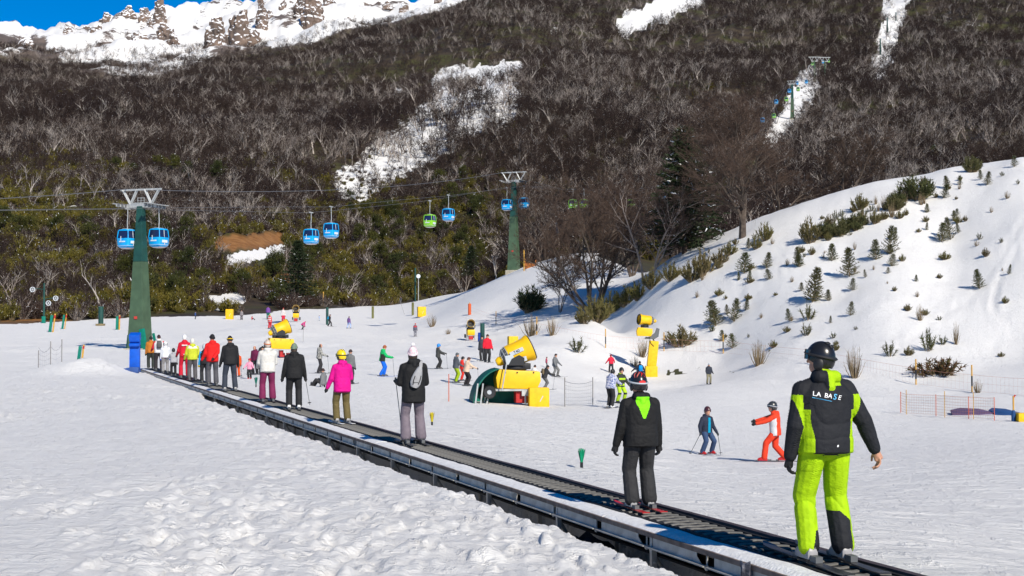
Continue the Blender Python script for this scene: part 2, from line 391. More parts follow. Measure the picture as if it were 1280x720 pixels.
# ------------------------------------------------------------------ terrain sheet
def terrain_material():
    m = bpy.data.materials.new('snow_and_mountain_ground'); m.use_nodes = True
    N = m.node_tree.nodes; L = m.node_tree.links; b = N['Principled BSDF']
    geo = N.new('ShaderNodeNewGeometry')
    at = N.new('ShaderNodeAttribute'); at.attribute_name = 'cover'
    sep = N.new('ShaderNodeSeparateColor'); L.new(at.outputs['Color'], sep.inputs[0])
    def nz(scale, det=5, rough=0.55, vec=None):
        n = N.new('ShaderNodeTexNoise'); n.inputs['Scale'].default_value = scale; n.inputs['Detail'].default_value = det; n.inputs['Roughness'].default_value = rough
        L.new(vec if vec else geo.outputs['Position'], n.inputs['Vector']); return n.outputs[0]
    def mth(op, a, c, clamp=False):
        n = N.new('ShaderNodeMath'); n.operation = op; n.use_clamp = clamp
        for k, v in enumerate((a, c)):
            if isinstance(v, (int, float)): n.inputs[k].default_value = v
            else: L.new(v, n.inputs[k])
        return n.outputs[0]
    def mix(f, a, c):
        n = N.new('ShaderNodeMix'); n.data_type = 'RGBA'
        L.new(f, n.inputs[0])
        for k, v in ((6, a), (7, c)):
            if isinstance(v, tuple): n.inputs[k].default_value = (*v, 1)
            else: L.new(v, n.inputs[k])
        return n.outputs[2]
    def mrange(v, a, c):
        n = N.new('ShaderNodeMapRange'); n.interpolation_type = 'SMOOTHSTEP'; n.inputs[1].default_value = a; n.inputs[2].default_value = c; L.new(v, n.inputs[0]); return n.outputs[0]
    # snow lies where (cover + speckle) exceeds a threshold
    sp = mth('ADD', mth('MULTIPLY', nz(0.35, 8, 0.72), 1.3), mth('MULTIPLY', nz(0.06, 4), 0.5))
    alpn = nz(0.035, 9, 0.75)
    spm = N.new('ShaderNodeMix'); L.new(sep.outputs[1], spm.inputs[0]); L.new(sp, spm.inputs[2]); L.new(mth('MULTIPLY', alpn, 1.9), spm.inputs[3]); sp = spm.outputs[0]
    sn = mrange(mth('ADD', mth('MULTIPLY', sep.outputs[0], 1.6), mth('SUBTRACT', sp, 0.95)), 0.66, 0.76)
    under = mix(mrange(nz(0.12, 6), 0.35, 0.65), (0.035, 0.026, 0.020), (0.066, 0.050, 0.030))
    under = mix(mrange(nz(0.05, 3), 0.45, 0.65), under, (0.060, 0.058, 0.020))
    rock = mix(mrange(nz(0.05, 8, 0.7), 0.3, 0.7), (0.095, 0.078, 0.068), (0.19, 0.145, 0.12))
    earth = mix(mrange(nz(0.4, 6), 0.3, 0.7), (0.20, 0.085, 0.022), (0.33, 0.16, 0.055))
    g = mix(sep.outputs[1], under, rock)
    g = mix(sep.outputs[2], g, earth)
    stain = mix(mrange(nz(0.45, 6, 0.65), 0.5, 0.85), (0.785, 0.772, 0.750), (0.715, 0.704, 0.688))
    stain = mix(mrange(nz(3.2, 5, 0.7), 0.46, 0.70), stain, (0.82, 0.81, 0.79))
    stain = mix(mrange(nz(16.0, 3, 0.6), 0.70, 0.78), stain, (0.50, 0.50, 0.51))
    col = mix(sn, g, stain)
    L.new(col, b.inputs['Base Color'])
    b.inputs['Roughness'].default_value = 0.62; b.inputs['Specular IOR Level'].default_value = 0.25
    # fine relief of trodden and skied snow
    mp = N.new('ShaderNodeMapping'); mp.inputs['Scale'].default_value = (1.1, 4.5, 2.0); L.new(geo.outputs['Position'], mp.inputs[0])
    h1 = mth('MULTIPLY', nz(2.6, 6, 0.62, mp.outputs[0]), 0.9)
    h2 = mth('ADD', mth('MULTIPLY', nz(11.0, 4, 0.6), 0.35), mth('MULTIPLY', nz(9.0, 8, 0.78, mp.outputs[0]), 0.55))
    mp3 = N.new('ShaderNodeMapping'); mp3.inputs['Scale'].default_value = (1.0, 0.55, 1.0); L.new(geo.outputs['Position'], mp3.inputs[0])
    h2 = mth('ADD', h2, mth('MULTIPLY', mrange(nz(7.0, 5, 0.68, mp3.outputs[0]), 0.52, 0.72), 0.55))
    wv = N.new('ShaderNodeTexWave'); wv.inputs['Scale'].default_value = 0.9; wv.inputs['Distortion'].default_value = 9; wv.inputs['Detail'].default_value = 3; wv.inputs['Detail Scale'].default_value = 0.5
    mp2 = N.new('ShaderNodeMapping'); mp2.inputs['Rotation'].default_value = (0, 0, 1.25); L.new(geo.outputs['Position'], mp2.inputs[0]); L.new(mp2.outputs[0], wv.inputs[0])
    h = mth('ADD', mth('ADD', h1, h2), mth('MULTIPLY', wv.outputs[0], 0.12))
    bp = N.new('ShaderNodeBump'); bp.inputs['Strength'].default_value = 0.7; bp.inputs['Distance'].default_value = 0.085
    L.new(h, bp.inputs['Height']); L.new(bp.outputs[0], b.inputs['Normal'])
    return m
MT = terrain_material()

def cover(x, y, z):
    px, py = scr(x, y, z)
    e = edge(px)
    fw = fbm(x * 0.05, y * 0.05, 15, 3)
    field = 1 - sstep(-6, 8, y - e + (fw - 0.5) * 26)
    cm = clear_mask(px, py)
    base = 0.17 + 0.34 * (fbm(x * 0.02, y * 0.02, 8, 4) - 0.5)
    low = sstep(180, 260, py) * (1 - sstep(600, 680, px))
    base = base + 0.17 * low
    right_far = sstep(640, 700, px) * sstep(120, 30, py) * 0.08
    snow = np.maximum(base + right_far, cm * 0.98)
    tl = np.interp(px, TREELINE[0], TREELINE[1])
    alp = sstep(6, -10, py - tl) * (px < 640) * (y > 1100)
    snow = np.where(alp > 0, snow * (1 - alp) + alp * (0.70 - 0.22 * (1 - sstep(200, 330, px)) * sstep(-45, -5, py - tl) - 0.30 * sstep(0.50, 0.70, fbm(x * 0.018, y * 0.005, 88, 5, 0.6))), snow)
    snow = np.maximum(snow, field)
    rock = np.clip(alp, 0, 1)
    ear = np.zeros_like(px)
    for a, c, r in (((275, 305), (345, 298), 9), ((262, 345), (300, 340), 7), ((395, 322), (430, 318), 9), ((345, 335), (365, 350), 8), ((0, 404), (95, 399), 3)):
        ear = np.maximum(ear, 1 - sstep(r * .7, r * 1.25, seg_d(px, py, a, c) + (fbm(px * .12, py * .2, 4, 3) - .5) * 8))
    ear = ear * (1 - field)
    snow = np.where(ear > 0.3, np.minimum(snow, 0.22), snow)
    # grey-brown dirt showing through thin snow by the gun tower and the right bank
    for (ax, ay, bx, by, r, k) in ((835, 466, 875, 462, 4, .62), (1090, 446, 1130, 470, 3, .2), (905, 462, 920, 466, 2.2, .5)):
        snow = snow - k * (1 - sstep(r * .6, r * 1.6, seg_d(px, py, (ax, ay), (bx, by)))) * field * (fbm(px * .2, py * .5, 6, 3) > .45)
    return np.clip(snow, 0, 1), rock, ear

def sheet(name, X, Y, parent=None):
    nr, nc = X.shape
    Z = HT(X, Y)
    me = bpy.data.meshes.new(name)
    me.vertices.add(nr * nc); co = np.stack([X, Y, Z], -1).reshape(-1).astype(np.float32)
    me.vertices.foreach_set('co', co)
    idx = np.arange(nr * nc).reshape(nr, nc)
    q = np.stack([idx[:-1, :-1], idx[:-1, 1:], idx[1:, 1:], idx[1:, :-1]], -1).reshape(-1, 4)
    me.loops.add(q.size); me.loops.foreach_set('vertex_index', q.ravel().astype(np.int32))
    me.polygons.add(len(q)); me.polygons.foreach_set('loop_start', (np.arange(len(q)) * 4).astype(np.int32))
    me.polygons.foreach_set('use_smooth', np.ones(len(q), bool))
    me.update(calc_edges=True)
    s, r, e = cover(X, Y, Z)
    at = me.color_attributes.new('cover', 'FLOAT_COLOR', 'POINT')
    at.data.foreach_set('color', np.stack([s, r, e, np.ones_like(s)], -1).reshape(-1).astype(np.float32))
    me.materials.append(MT)
    o = link(name, me, parent)
    tag(o, kind='structure')
    return o
u_in = np.linspace(-0.40, 0.40, 620)
u = np.concatenate([np.linspace(-0.80, -0.41, 40), u_in, np.linspace(0.41, 0.80, 40)])
rows = np.concatenate([np.linspace(2.0, 9.8, 24), np.exp(np.arange(math.log(10), math.log(85), 0.0063)), np.exp(np.arange(math.log(85.4), math.log(360), 0.011)), np.exp(np.arange(math.log(364), math.log(3000), 0.018)), [3000.0]])
UU, YY = np.meshgrid(u, rows)
sheet('snow_ground', UU * YY, YY)
bx, by = np.meshgrid(np.linspace(-60, 60, 60), np.linspace(-70, 1.95, 40))
# the same field goes on behind the photographer
zb = HT(bx, np.full_like(bx, 6.0)) * 0 - 0.14
me = bpy.data.meshes.new('snow_field_behind')
idx = np.arange(bx.size).reshape(bx.shape)
me.from_pydata(np.stack([bx, by, zb], -1).reshape(-1, 3).tolist(), [], np.stack([idx[:-1, :-1], idx[:-1, 1:], idx[1:, 1:], idx[1:, :-1]], -1).reshape(-1, 4).tolist())
at = me.color_attributes.new('cover', 'FLOAT_COLOR', 'POINT'); at.data.foreach_set('color', np.tile([1.0, 0, 0, 1], bx.size))
me.materials.append(MT)
tag(link('snow_field', me), kind='structure')

# ------------------------------------------------------------------ vegetation makers
M_BARK = mat('bare_tree_bark', (0.095, 0.073, 0.064), 0.9, 0.1, rnd=(0.040, 0.030, 0.027), var=0.35, vscale=1.2)
M_PALE = mat('pale_bleached_bark', (0.48, 0.425, 0.38), 0.9, 0.1, rnd=(0.22, 0.18, 0.16), var=0.3, vscale=1.5)
M_TWIG = mat('bare_twigs', (0.034, 0.022, 0.021), 0.9, 0.1, rnd=(0.022, 0.015, 0.016), wv=(.012, (0.050, 0.034, 0.029)))
M_TWIGB = mat('brown_twigs', (0.062, 0.039, 0.029), 0.9, 0.1, rnd=(0.040, 0.026, 0.022))
M_BARKN = mat('near_tree_bark', (0.115, 0.09, 0.074), 0.9, 0.1, var=0.4, vscale=3)
M_TWIGN = mat('near_tree_twigs', (0.092, 0.062, 0.047), 0.9, 0.1, rnd=(0.070, 0.047, 0.038))
M_OLIVE = mat('olive_leaves', (0.150, 0.122, 0.018), 0.8, 0.15, rnd=(0.080, 0.074, 0.016), var=0.4, vscale=1.5)
M_BROOM = mat('broom_stems', (0.135, 0.125, 0.035), 0.8, 0.15, rnd=(0.115, 0.092, 0.042), var=0.35, vscale=2)
M_FIR = mat('dark_fir_needles', (0.028, 0.042, 0.018), 0.8, 0.15, var=0.4, vscale=1)
M_PINE = mat('pine_needles', (0.072, 0.082, 0.030), 0.8, 0.15, rnd=(0.095, 0.088, 0.038), var=0.35, vscale=3)
M_STEM = mat('dry_stem', (0.22, 0.165, 0.10), 0.9, 0.1, var=0.3, vscale=4)
M_SNOWC = mat('clinging_snow', (0.82, 0.83, 0.86), 0.6, 0.2)
M_RUSSET = mat('russet_leaves', (0.13, 0.055, 0.032), 0.85, 0.1, var=0.5, vscale=9, col2=(0.055, 0.06, 0.02))

def sliver(mb, p, d, ln, w, rng, mi=0):
    d = d.normalized(); a = d.cross(Vector((rng.gauss(0, 1), rng.gauss(0, 1), rng.gauss(0, 1)))).normalized() * (w * .5)
    mb.add([p - a, p + a, p + d * ln], [(0, 1, 2)], mi)
def grow(rng, p, d, ln, r, lev, maxlev, wood, twig, cfg):
    """one branch: a bent tapering tube, its children, slivers at the tips"""
    nseg = 5 if lev == 0 else (4 if lev == 1 else 3)
    pts = [p.copy()]; rs = [r]
    dd = d.normalized()
    for k in range(nseg):
        dd = (dd + Vector((rng.gauss(0, 1), rng.gauss(0, 1), rng.gauss(0, .6))) * cfg['bend'] + Vector((0, 0, cfg['up'])) * (0.5 if lev else 0.2)).normalized()
        pts.append(pts[-1] + dd * (ln / nseg)); rs.append(r * (1 - 0.75 * (k + 1) / nseg))
    if lev < maxlev:
        wood.path(pts, rs, n=6 if lev == 0 else (4 if lev == 1 else 3), mi=0, cap=False)
    else:
        for k in range(nseg):
            a = (pts[k + 1] - pts[k]).cross(Vector((rng.gauss(0, 1), rng.gauss(0, 1), rng.gauss(0, 1)))).normalized() * cfg['tw']
            twig.add([pts[k] - a, pts[k] + a, pts[k + 1]], [(0, 1, 2)])
            if cfg.get('snow') and rng.random() < cfg['snow']: sliver(twig, pts[k] + Vector((0, 0, .03)), Vector((rng.gauss(0, 1), rng.gauss(0, 1), .1)), .30, .09, rng, 1)
            for _ in range(cfg['sl']):
                q = pts[k].lerp(pts[k + 1], rng.random())
                sliver(twig, q, (dd + Vector((rng.gauss(0, 1), rng.gauss(0, 1), rng.gauss(0.25, .8))) * 0.9), ln * rng.uniform(.25, .6), cfg['tw'] * 1.6, rng)
        return
    nch = cfg['ch'][lev]
    for k in range(nch):
        f = cfg['f0'][lev] + (1 - cfg['f0'][lev]) * (k + rng.random()) / nch
        i = min(int(f * nseg), nseg - 1); q = pts[i].lerp(pts[i + 1], f * nseg - i)
        ax = (pts[i + 1] - pts[i]).normalized()
        side = ax.orthogonal().normalized(); side.rotate(Matrix.Rotation(rng.uniform(0, 6.283), 3, ax))
        ang = rng.uniform(*cfg['ang'])
        nd = ax * math.cos(ang) + side * math.sin(ang)
        grow(rng, q, nd, ln * rng.uniform(*cfg['lr']) * (1 - 0.35 * f), max(r * (1 - .7 * f) * 0.62, 0.012), lev + 1, maxlev, wood, twig, cfg)
def bare_tree_meshes(name, seed, height, stems, cfg, mbark, mtwig, r0):
    rng = random.Random(seed); wood = MB(); twig = MB()
    for s_ in range(stems):
        a = 6.283 * s_ / stems + rng.random(); tilt = 0.06 if stems == 1 else rng.uniform(.12, .42) * cfg.get('spread', 1)
        d = Vector((math.sin(tilt) * math.cos(a), math.sin(tilt) * math.sin(a), math.cos(tilt)))
        off = Vector((math.cos(a), math.sin(a), 0)) * (0 if stems == 1 else r0 * 1.3)
        grow(rng, off + Vector((0, 0, -0.25)), d, height * rng.uniform(.68, .85), r0 * (1 if stems == 1 else .75), 0, cfg['max'], wood, twig, cfg)
    return wood.mesh(name + '_trunk', mbark, True), twig.mesh(name + '_crown', [mtwig, M_SNOWC])
CF = dict(snow=.004, bend=.16, up=.14, tw=.030, sl=4, ch=[7, 5, 4], f0=[.28, .25, .2], ang=(.45, 1.05), lr=(.36, .58), max=3)
TREES = []
for i, (sd_, h, st, mb_, mt_, cfg) in enumerate([
        (1, 9.5, 2, M_BARK, M_TWIG, CF), (2, 8.5, 3, M_BARK, M_TWIG, CF), (3, 10.5, 1, M_PALE, M_TWIG, dict(CF, sl=3, ch=[7, 4, 4])),
        (4, 8.0, 3, M_PALE, M_TWIGB, dict(CF, sl=3, spread=1.2)), (5, 6.5, 4, M_BARK, M_TWIGB, dict(CF, spread=1.4, ch=[6, 5, 3])), (6, 8.5, 3, M_PALE, M_PALE, dict(CF, max=2, ch=[5, 4], sl=1, tw=.035, bend=.2, spread=1.1, snow=0))]):
    TREES.append(bare_tree_meshes('bare_tree', sd_, h, st, cfg, mb_, mt_, h * (0.016 if mb_ is M_BARK else 0.024)))

def bush_mesh(name, seed, h, w, nst, leaf, mats, lw=.05, up=.5, snow=0):
    """stems fanning from the root, leaf slivers along them"""
    rng = random.Random(seed); mb = MB()
    for k in range(nst):
        a = rng.uniform(0, 6.283); rad = rng.random() ** .6
        tip = Vector((math.cos(a) * rad * w, math.sin(a) * rad * w, h * rng.uniform(.55, 1.0) * (1 - .45 * rad * rad)))
        base = Vector((math.cos(a) * rad * w * .25, math.sin(a) * rad * w * .25, -0.1))
        mid = base.lerp(tip, .5) + Vector((math.cos(a), math.sin(a), 0)) * w * .08
        mb.path([base, mid, tip], [.012 * h + .006, .008 * h + .004, .004], n=3, mi=0, cap=False)
        for j in range(leaf):
            f = rng.uniform(.22, 1.0); q = base.lerp(mid, f * 2) if f < .5 else mid.lerp(tip, f * 2 - 1)
            d = (tip - base).normalized() * up + Vector((rng.gauss(0, 1), rng.gauss(0, 1), rng.gauss(.2, .8))) * .6
            sliver(mb, q, d, rng.uniform(.12, .3) * h ** .6, lw * h ** .5, rng, 1 if rng.random() > snow else 2)
    return mb.mesh(name, mats)
def conifer_mesh(name, seed, h, w, whorls, per, mats, lw, nl, droop=.1, snow=0.0):
    rng = random.Random(seed); tr = MB(); nd = MB()
    tr.path([(0, 0, -.15 * h ** .3), (0.01 * h, 0, h * .5), (0, 0, h)], [h * .022 + .006, h * .013 + .004, .004], n=6)
    for k in range(whorls):
        f = (k + .4) / whorls; z = h * (0.06 + .92 * f)
        L_ = w * (1 - f) ** .85 + .03 * h
        for j in range(per):
            a = 6.283 * (j + rng.random() * .6) / per + k * 1.1
            ln = L_ * rng.uniform(.7, 1.15)
            d = Vector((math.cos(a), math.sin(a), -droop + .55 * f + rng.uniform(-.1, .15)))
            p0 = Vector((0, 0, z)); p1 = p0 + d * ln
            tr.add([p0 + Vector((0, 0, .008 * h)), p0 - Vector((0, 0, .008 * h)), p1], [(0, 1, 2)])
            for q in range(nl):
                g = rng.uniform(.12, 1); c = p0.lerp(p1, g)
                dd = d.normalized() * .7 + Vector((rng.gauss(0, 1), rng.gauss(0, 1), rng.gauss(0.15, .6))) * .55
                sliver(nd, c, dd, lw * 5 * rng.uniform(.6, 1.2) * (1.1 - .4 * g), lw, rng, 1 if rng.random() < snow else 0)
    return tr.mesh(name + '_trunk', mats[0]), nd.mesh(name + '_needles', [mats[1], M_SNOWC])

def place_tree(name, meshes, pos, scale, rz, label, group=None, parts=('trunk', 'crown'), cat='tree', tilt=(0, 0)):
    o = empty(name, pos, rz, label, cat, group); o.scale = scale if isinstance(scale, tuple) else (scale,) * 3
    o.rotation_euler = (tilt[0], tilt[1], rz)
    for n, me in zip(parts, meshes): link(n, me, o)
    return o

# ------------------------------------------------------------------ forest on the mountainside
rngN = np.random.default_rng(11)
NT = 74000
u_ = rngN.uniform(-.47, .47, NT); y_ = np.sqrt(rngN.uniform(240 ** 2, 1650 ** 2, NT))
y_[:14000] = np.sqrt(rngN.uniform(240 ** 2, 640 ** 2, 14000))
x_ = u_ * y_
z_ = HT(x_, y_); px_, py_ = scr(x_, y_, z_)
cm_ = clear_mask(px_, py_)
tl_ = np.interp(px_, TREELINE[0], TREELINE[1])
prob = np.ones(NT)
prob *= y_ > edge(px_) + 9
prob *= 1 - np.clip(cm_ * 1.15, 0, 1)
thin = sstep(190, 275, py_) * (1 - sstep(560, 690, px_))
prob *= 1 - 0.80 * thin * (0.35 + 0.9 * sstep(.35, .6, fbm(x_ * .03, y_ * .03, 44, 3)))
alp_ = (px_ < 640) & (y_ > 900)
prob *= np.where(alp_, np.maximum(sstep(-16, 6, py_ - tl_ + (fbm(x_ * .02, y_ * .02, 19, 3) - .5) * 26), .30 * (px_ < 270) * (py_ > tl_ - 42) + .35 * (px_ < 250) * (py_ > tl_ - 22)), 1)
prob *= np.where(y_ > 850, 0.80, 1.0)
gully = sstep(.56, .68, fbm(x_ * .010, y_ * .006, 33, 4))
prob *= 1 - .6 * gully
ear_ = (seg_d(px_, py_, (270, 308), (345, 298)) < 13) | (seg_d(px_, py_, (290, 336), (352, 322)) < 16) | (seg_d(px_, py_, (120, 392), (420, 388)) < 9)
prob *= ~ear_
# lift line kept clear of trunks
lx_ = 0.4 + .3125 * (y_ - 234)
prob *= ~((np.abs(x_ - lx_) < 5) & (y_ < 700))
keep = rngN.random(NT) < prob
fx, fy, fz, fpx, fpy = x_[keep], y_[keep], z_[keep], px_[keep], py_[keep]
nT = len(fx)
fvar = rngN.choice(6, nT, p=[.33, .31, .06, .06, .19, .05])
pal = sstep(.52, .62, fbm(fx * .016, fy * .016, 29, 3))
fvar = np.where((rngN.random(nT) < pal * .42), rngN.choice([2, 3, 5], nT), fvar)
fscl = rngN.uniform(.62, 1.25, nT) * (0.72 + .62 * fbm(fx * .03, fy * .03, 37, 3)) * np.where((fpx < 640) & (fpy > 200), .72, 1.0) * np.where((fpx < 640) & (fpy < 110), .85, 1.0)
frot = rngN.uniform(0, 6.283, nT)
inview = (fpx > -20) & (fpx < 1300) & (fpy < 400)
order = np.argsort(np.where(inview, fy / fscl, 1e9))
ind = order[:300]
rest = np.ones(nT, bool); rest[ind] = False
LAB = ['bare dark-twigged tree in the forest on the mountainside', 'bare bushy dark tree in the forest on the mountainside', 'tall bare tree with one pale trunk in the mountainside forest',
       'bare tree with several pale stems in the mountainside forest', 'low spreading bare brown tree in the mountainside forest', 'bleached pale snag with few twigs in the mountainside forest']
first = {}
for i in ind:
    v = int(fvar[i])
    o = place_tree('bare_tree', TREES[v], (fx[i], fy[i], fz[i] - .1), float(fscl[i]), float(frot[i]), LAB[v], 'forest trees of form %s' % 'ABCDEF'[v])
    o['group'] = ['dark forest trees', 'bushy forest trees', 'pale-trunked forest trees', 'pale-stemmed forest trees', 'low brown forest trees', 'pale forest snags'][v]
    first.setdefault(v, o)

def scatter(name, label, X, Y, Z, var, scl, rot, sources):
    """one mass of far trees: points that carry copies of the real ones"""
    me = bpy.data.meshes.new(name); n = len(X)
    me.vertices.add(n); me.vertices.foreach_set('co', np.stack([X, Y, Z], -1).reshape(-1).astype(np.float32))
    for an, ty, dat in (('scl', 'FLOAT', scl.astype(np.float32)), ('rot', 'FLOAT', rot.astype(np.float32)), ('vari', 'INT', var.astype(np.int32))):
        a = me.attributes.new(an, ty, 'POINT'); a.data.foreach_set('value', dat)
    o = link(name, me); tag(o, label, 'trees' if 'forest' in name else 'shrubs', kind='stuff')
    ng = bpy.data.node_groups.new(name, 'GeometryNodeTree')
    ng.interface.new_socket('Geometry', in_out='INPUT', socket_type='NodeSocketGeometry'); ng.interface.new_socket('Geometry', in_out='OUTPUT', socket_type='NodeSocketGeometry')
    N = ng.nodes; L = ng.links
    gi = N.new('NodeGroupInput'); go = N.new('NodeGroupOutput'); jn = N.new('GeometryNodeJoinGeometry')
    def attr(nm, ty):
        a = N.new('GeometryNodeInputNamedAttribute'); a.data_type = ty; a.inputs[0].default_value = nm; return a.outputs[0]
    sc_ = attr('scl', 'FLOAT'); rt = attr('rot', 'FLOAT'); vr = attr('vari', 'INT')
    cx = N.new('ShaderNodeCombineXYZ'); L.new(rt, cx.inputs[2])
    for i, objs in enumerate(sources):
        j2 = N.new('GeometryNodeJoinGeometry')
        for ob in objs:
            oi = N.new('GeometryNodeObjectInfo'); oi.transform_space = 'ORIGINAL'; oi.inputs[0].default_value = ob; oi.inputs[1].default_value = False
            L.new(oi.outputs['Geometry'], j2.inputs[0])
        cmp_ = N.new('FunctionNodeCompare'); cmp_.data_type = 'INT'; cmp_.operation = 'EQUAL'
        L.new(vr, cmp_.inputs[2]); cmp_.inputs[3].default_value = i
        ip = N.new('GeometryNodeInstanceOnPoints')
        L.new(gi.outputs[0], ip.inputs['Points']); L.new(cmp_.outputs[0], ip.inputs['Selection']); L.new(j2.outputs[0], ip.inputs['Instance'])
        L.new(cx.outputs[0], ip.inputs['Rotation']); L.new(sc_, ip.inputs['Scale'])
        L.new(ip.outputs[0], jn.inputs[0])
    L.new(jn.outputs[0], go.inputs[0])
    md = o.modifiers.new('scatter', 'NODES'); md.node_group = ng
    return o
for v in range(6):
    if v not in first:
        i = int(np.nonzero(rest & (fvar == v))[0][0]); first[v] = place_tree('bare_tree', TREES[v], (fx[i], fy[i], fz[i]), 1, 0, LAB[v], 'far trees'); rest[i] = False
src = [[c for c in first[v].children] for v in range(6)]
scatter('forest', 'bare grey-brown forest covering the whole mountainside', fx[rest], fy[rest], fz[rest] - .1, fvar[rest], fscl[rest], frot[rest], src)

# shrubs of the lower slope and the forest floor
BUSH = [bush_mesh('broom_bush', 21, 2.6, 1.8, 60, 22, [M_STEM, M_OLIVE, M_SNOWC], .085, snow=.012), bush_mesh('broom_bush', 22, 3.2, 1.6, 55, 24, [M_STEM, M_OLIVE, M_SNOWC], .085, .8, snow=.012),
        bush_mesh('twiggy_bush', 23, 2.2, 1.9, 60, 14, [M_BARK, M_TWIGB, M_SNOWC], .05, .6, snow=.014), bush_mesh('broom_bush', 24, 2.0, 1.9, 50, 22, [M_STEM, M_BROOM, M_SNOWC], .08, .4, snow=.012),
        bush_mesh('twiggy_bush', 25, 2.8, 1.7, 60, 14, [M_PALE, M_TWIG, M_SNOWC], .05, .8, snow=.016)]
def evergreen_meshes(seed, h, w, clumps, mleaf):
    rng = random.Random(seed); tr = MB(); lf = MB()
    tr.path([(0, 0, -.3), (.1, 0, h * .35), (0, .1, h * .8)], [.16, .12, .05], n=6)
    for c in range(clumps):
        f = rng.random() ** .8; a = rng.uniform(0, 6.283); z = h * (.12 + .82 * f); rr = w * (1 - abs(f - .35) ** 1.3 * 1.1) * rng.uniform(.35, 1)
        p0 = Vector((math.cos(a) * rr, math.sin(a) * rr, z)); s_ = w * rng.uniform(.22, .42)
        tr.path([(0, 0, z * .75), p0], [.035, .015], n=3, cap=False)
        for k in range(52):
            d = Vector((rng.gauss(0, 1), rng.gauss(0, 1), rng.gauss(.15, .8))).normalized()
            sliver(lf, p0 + d * s_ * rng.random() ** .5, d * .6 + Vector((0, 0, .5)), rng.uniform(.22, .5), rng.uniform(.10, .18), rng, 1 if rng.random() < .006 else 0)
    return tr.mesh('evergreen_trunk', M_BARK), lf.mesh('evergreen_crown', [mleaf, M_SNOWC])
M_EVG = mat('olive_green_crown', (0.066, 0.066, 0.014), 0.8, 0.15, rnd=(0.034, 0.042, 0.014), var=.4, vscale=.8)
M_EVY = mat('yellowish_olive_crown', (0.135, 0.108, 0.018), 0.8, 0.15, rnd=(0.082, 0.074, 0.016), var=.4, vscale=.8)
EVG = [evergreen_meshes(71, 5.5, 2.3, 34, M_EVG), evergreen_meshes(72, 4.2, 2.4, 30, M_EVY), evergreen_meshes(73, 7.0, 2.2, 40, M_EVG)]
EVL = ['rounded dark olive evergreen tree on the lower slope behind the piste', 'low yellowish olive evergreen tree on the lower slope behind the piste', 'tall narrow olive evergreen tree on the lower slope behind the piste']
EVZ = [((190, 300), (240, 385), 34, 26), ((150, 330), (210, 395), 30, 18), ((240, 290), (262, 330), 20, 9), ((300, 350), (345, 385), 24, 13), ((430, 300), (520, 345), 34, 34), ((520, 300), (620, 345), 30, 34), ((560, 245), (630, 300), 28, 24), ((440, 262), (540, 290), 22, 20), ((350, 330), (440, 360), 18, 14), ((20, 290), (90, 320), 22, 8), ((90, 270), (130, 380), 14, 8), ((660, 290), (680, 345), 14, 9), ((400, 372), (480, 380), 6, 8), ((490, 366), (560, 372), 6, 8), ((850, 215), (900, 235), 20, 6), ((100, 215), (330, 235), 14, 12)]
rge = random.Random(8)
for (a, b, r, n) in EVZ:
    for k in range(n):
        f = rge.random(); an = rge.uniform(0, 6.283); q = rge.random() ** .5 * r
        px, py = a[0] + (b[0] - a[0]) * f + math.cos(an) * q, min(a[1] + (b[1] - a[1]) * f + math.sin(an) * q * .7, 396)
        p = hit(px, py)
        if p.y < float(edge(px)) + 6 or (262 < px < 362 and 300 < py < 352): continue
        v = rge.choice((0, 0, 1, 1, 2)); place_tree('evergreen_tree', EVG[v], p, rge.uniform(.7, 1.3), rge.uniform(0, 6), EVL[v], ['rounded olive evergreens', 'yellowish evergreens', 'narrow evergreens'][v])
NB = 34000
u2 = rngN.uniform(-.47, .47, NB); y2 = np.sqrt(rngN.uniform(232 ** 2, 900 ** 2, NB)); y2[:15000] = np.sqrt(rngN.uniform(232 ** 2, 540 ** 2, 15000))
x2 = u2 * y2; z2 = HT(x2, y2); px2, py2 = scr(x2, y2, z2)
e2 = y2 - edge(px2)
p2 = (e2 > 5) * (0.25 + .75 * sstep(170, 240, py2) * (1 - sstep(640, 720, px2))) * (1 - .78 * clear_mask(px2, py2))
p2 *= 0.35 + .9 * sstep(.32, .52, fbm(x2 * .05, y2 * .05, 55, 3))
p2 *= ~((seg_d(px2, py2, (272, 307), (345, 299)) < 10) | (seg_d(px2, py2, (265, 378), (335, 384)) < 7) | (seg_d(px2, py2, (290, 334), (352, 320)) < 14) | (seg_d(px2, py2, (345, 360), (375, 352)) < 12) | (seg_d(px2, py2, (272, 315), (345, 308)) < 9))
p2 *= np.where((px2 > 480) & (px2 < 600) & (py2 > 362), .15, 1)
k2 = rngN.random(NB) < p2
x2, y2, z2, px2, py2 = x2[k2], y2[k2], z2[k2], px2[k2], py2[k2]
n2 = len(x2)
grn_ = sstep(.38, .50, fbm(x2 * .035, y2 * .035, 66, 3)) * (0.25 + .75 * sstep(180, 260, py2))
v2 = np.where(rngN.random(n2) < grn_ * .80, rngN.choice([0, 1, 3], n2, p=[.4, .35, .25]), rngN.choice([2, 4], n2))
s2 = rngN.uniform(.45, 1.45, n2) * np.where(clear_mask(px2, py2) > .3, .45, 1); r2_ = rngN.uniform(0, 6.283, n2)
vis = (px2 > -10) & (px2 < 1290)
od = np.argsort(np.where(vis & (py2 < 402), y2 / s2, 1e9)); i2 = od[:280]; rs2 = np.ones(n2, bool); rs2[i2] = False
BL = ['rounded olive broom bush at the foot of the mountain', 'upright olive broom bush at the foot of the mountain', 'leafless brown twiggy bush at the foot of the mountain', 'low yellowish broom bush at the foot of the mountain', 'leafless grey twiggy bush at the foot of the mountain']
BG = ['rounded olive bushes', 'upright olive bushes', 'brown twiggy bushes', 'yellowish broom bushes', 'grey twiggy bushes']
fb = {}
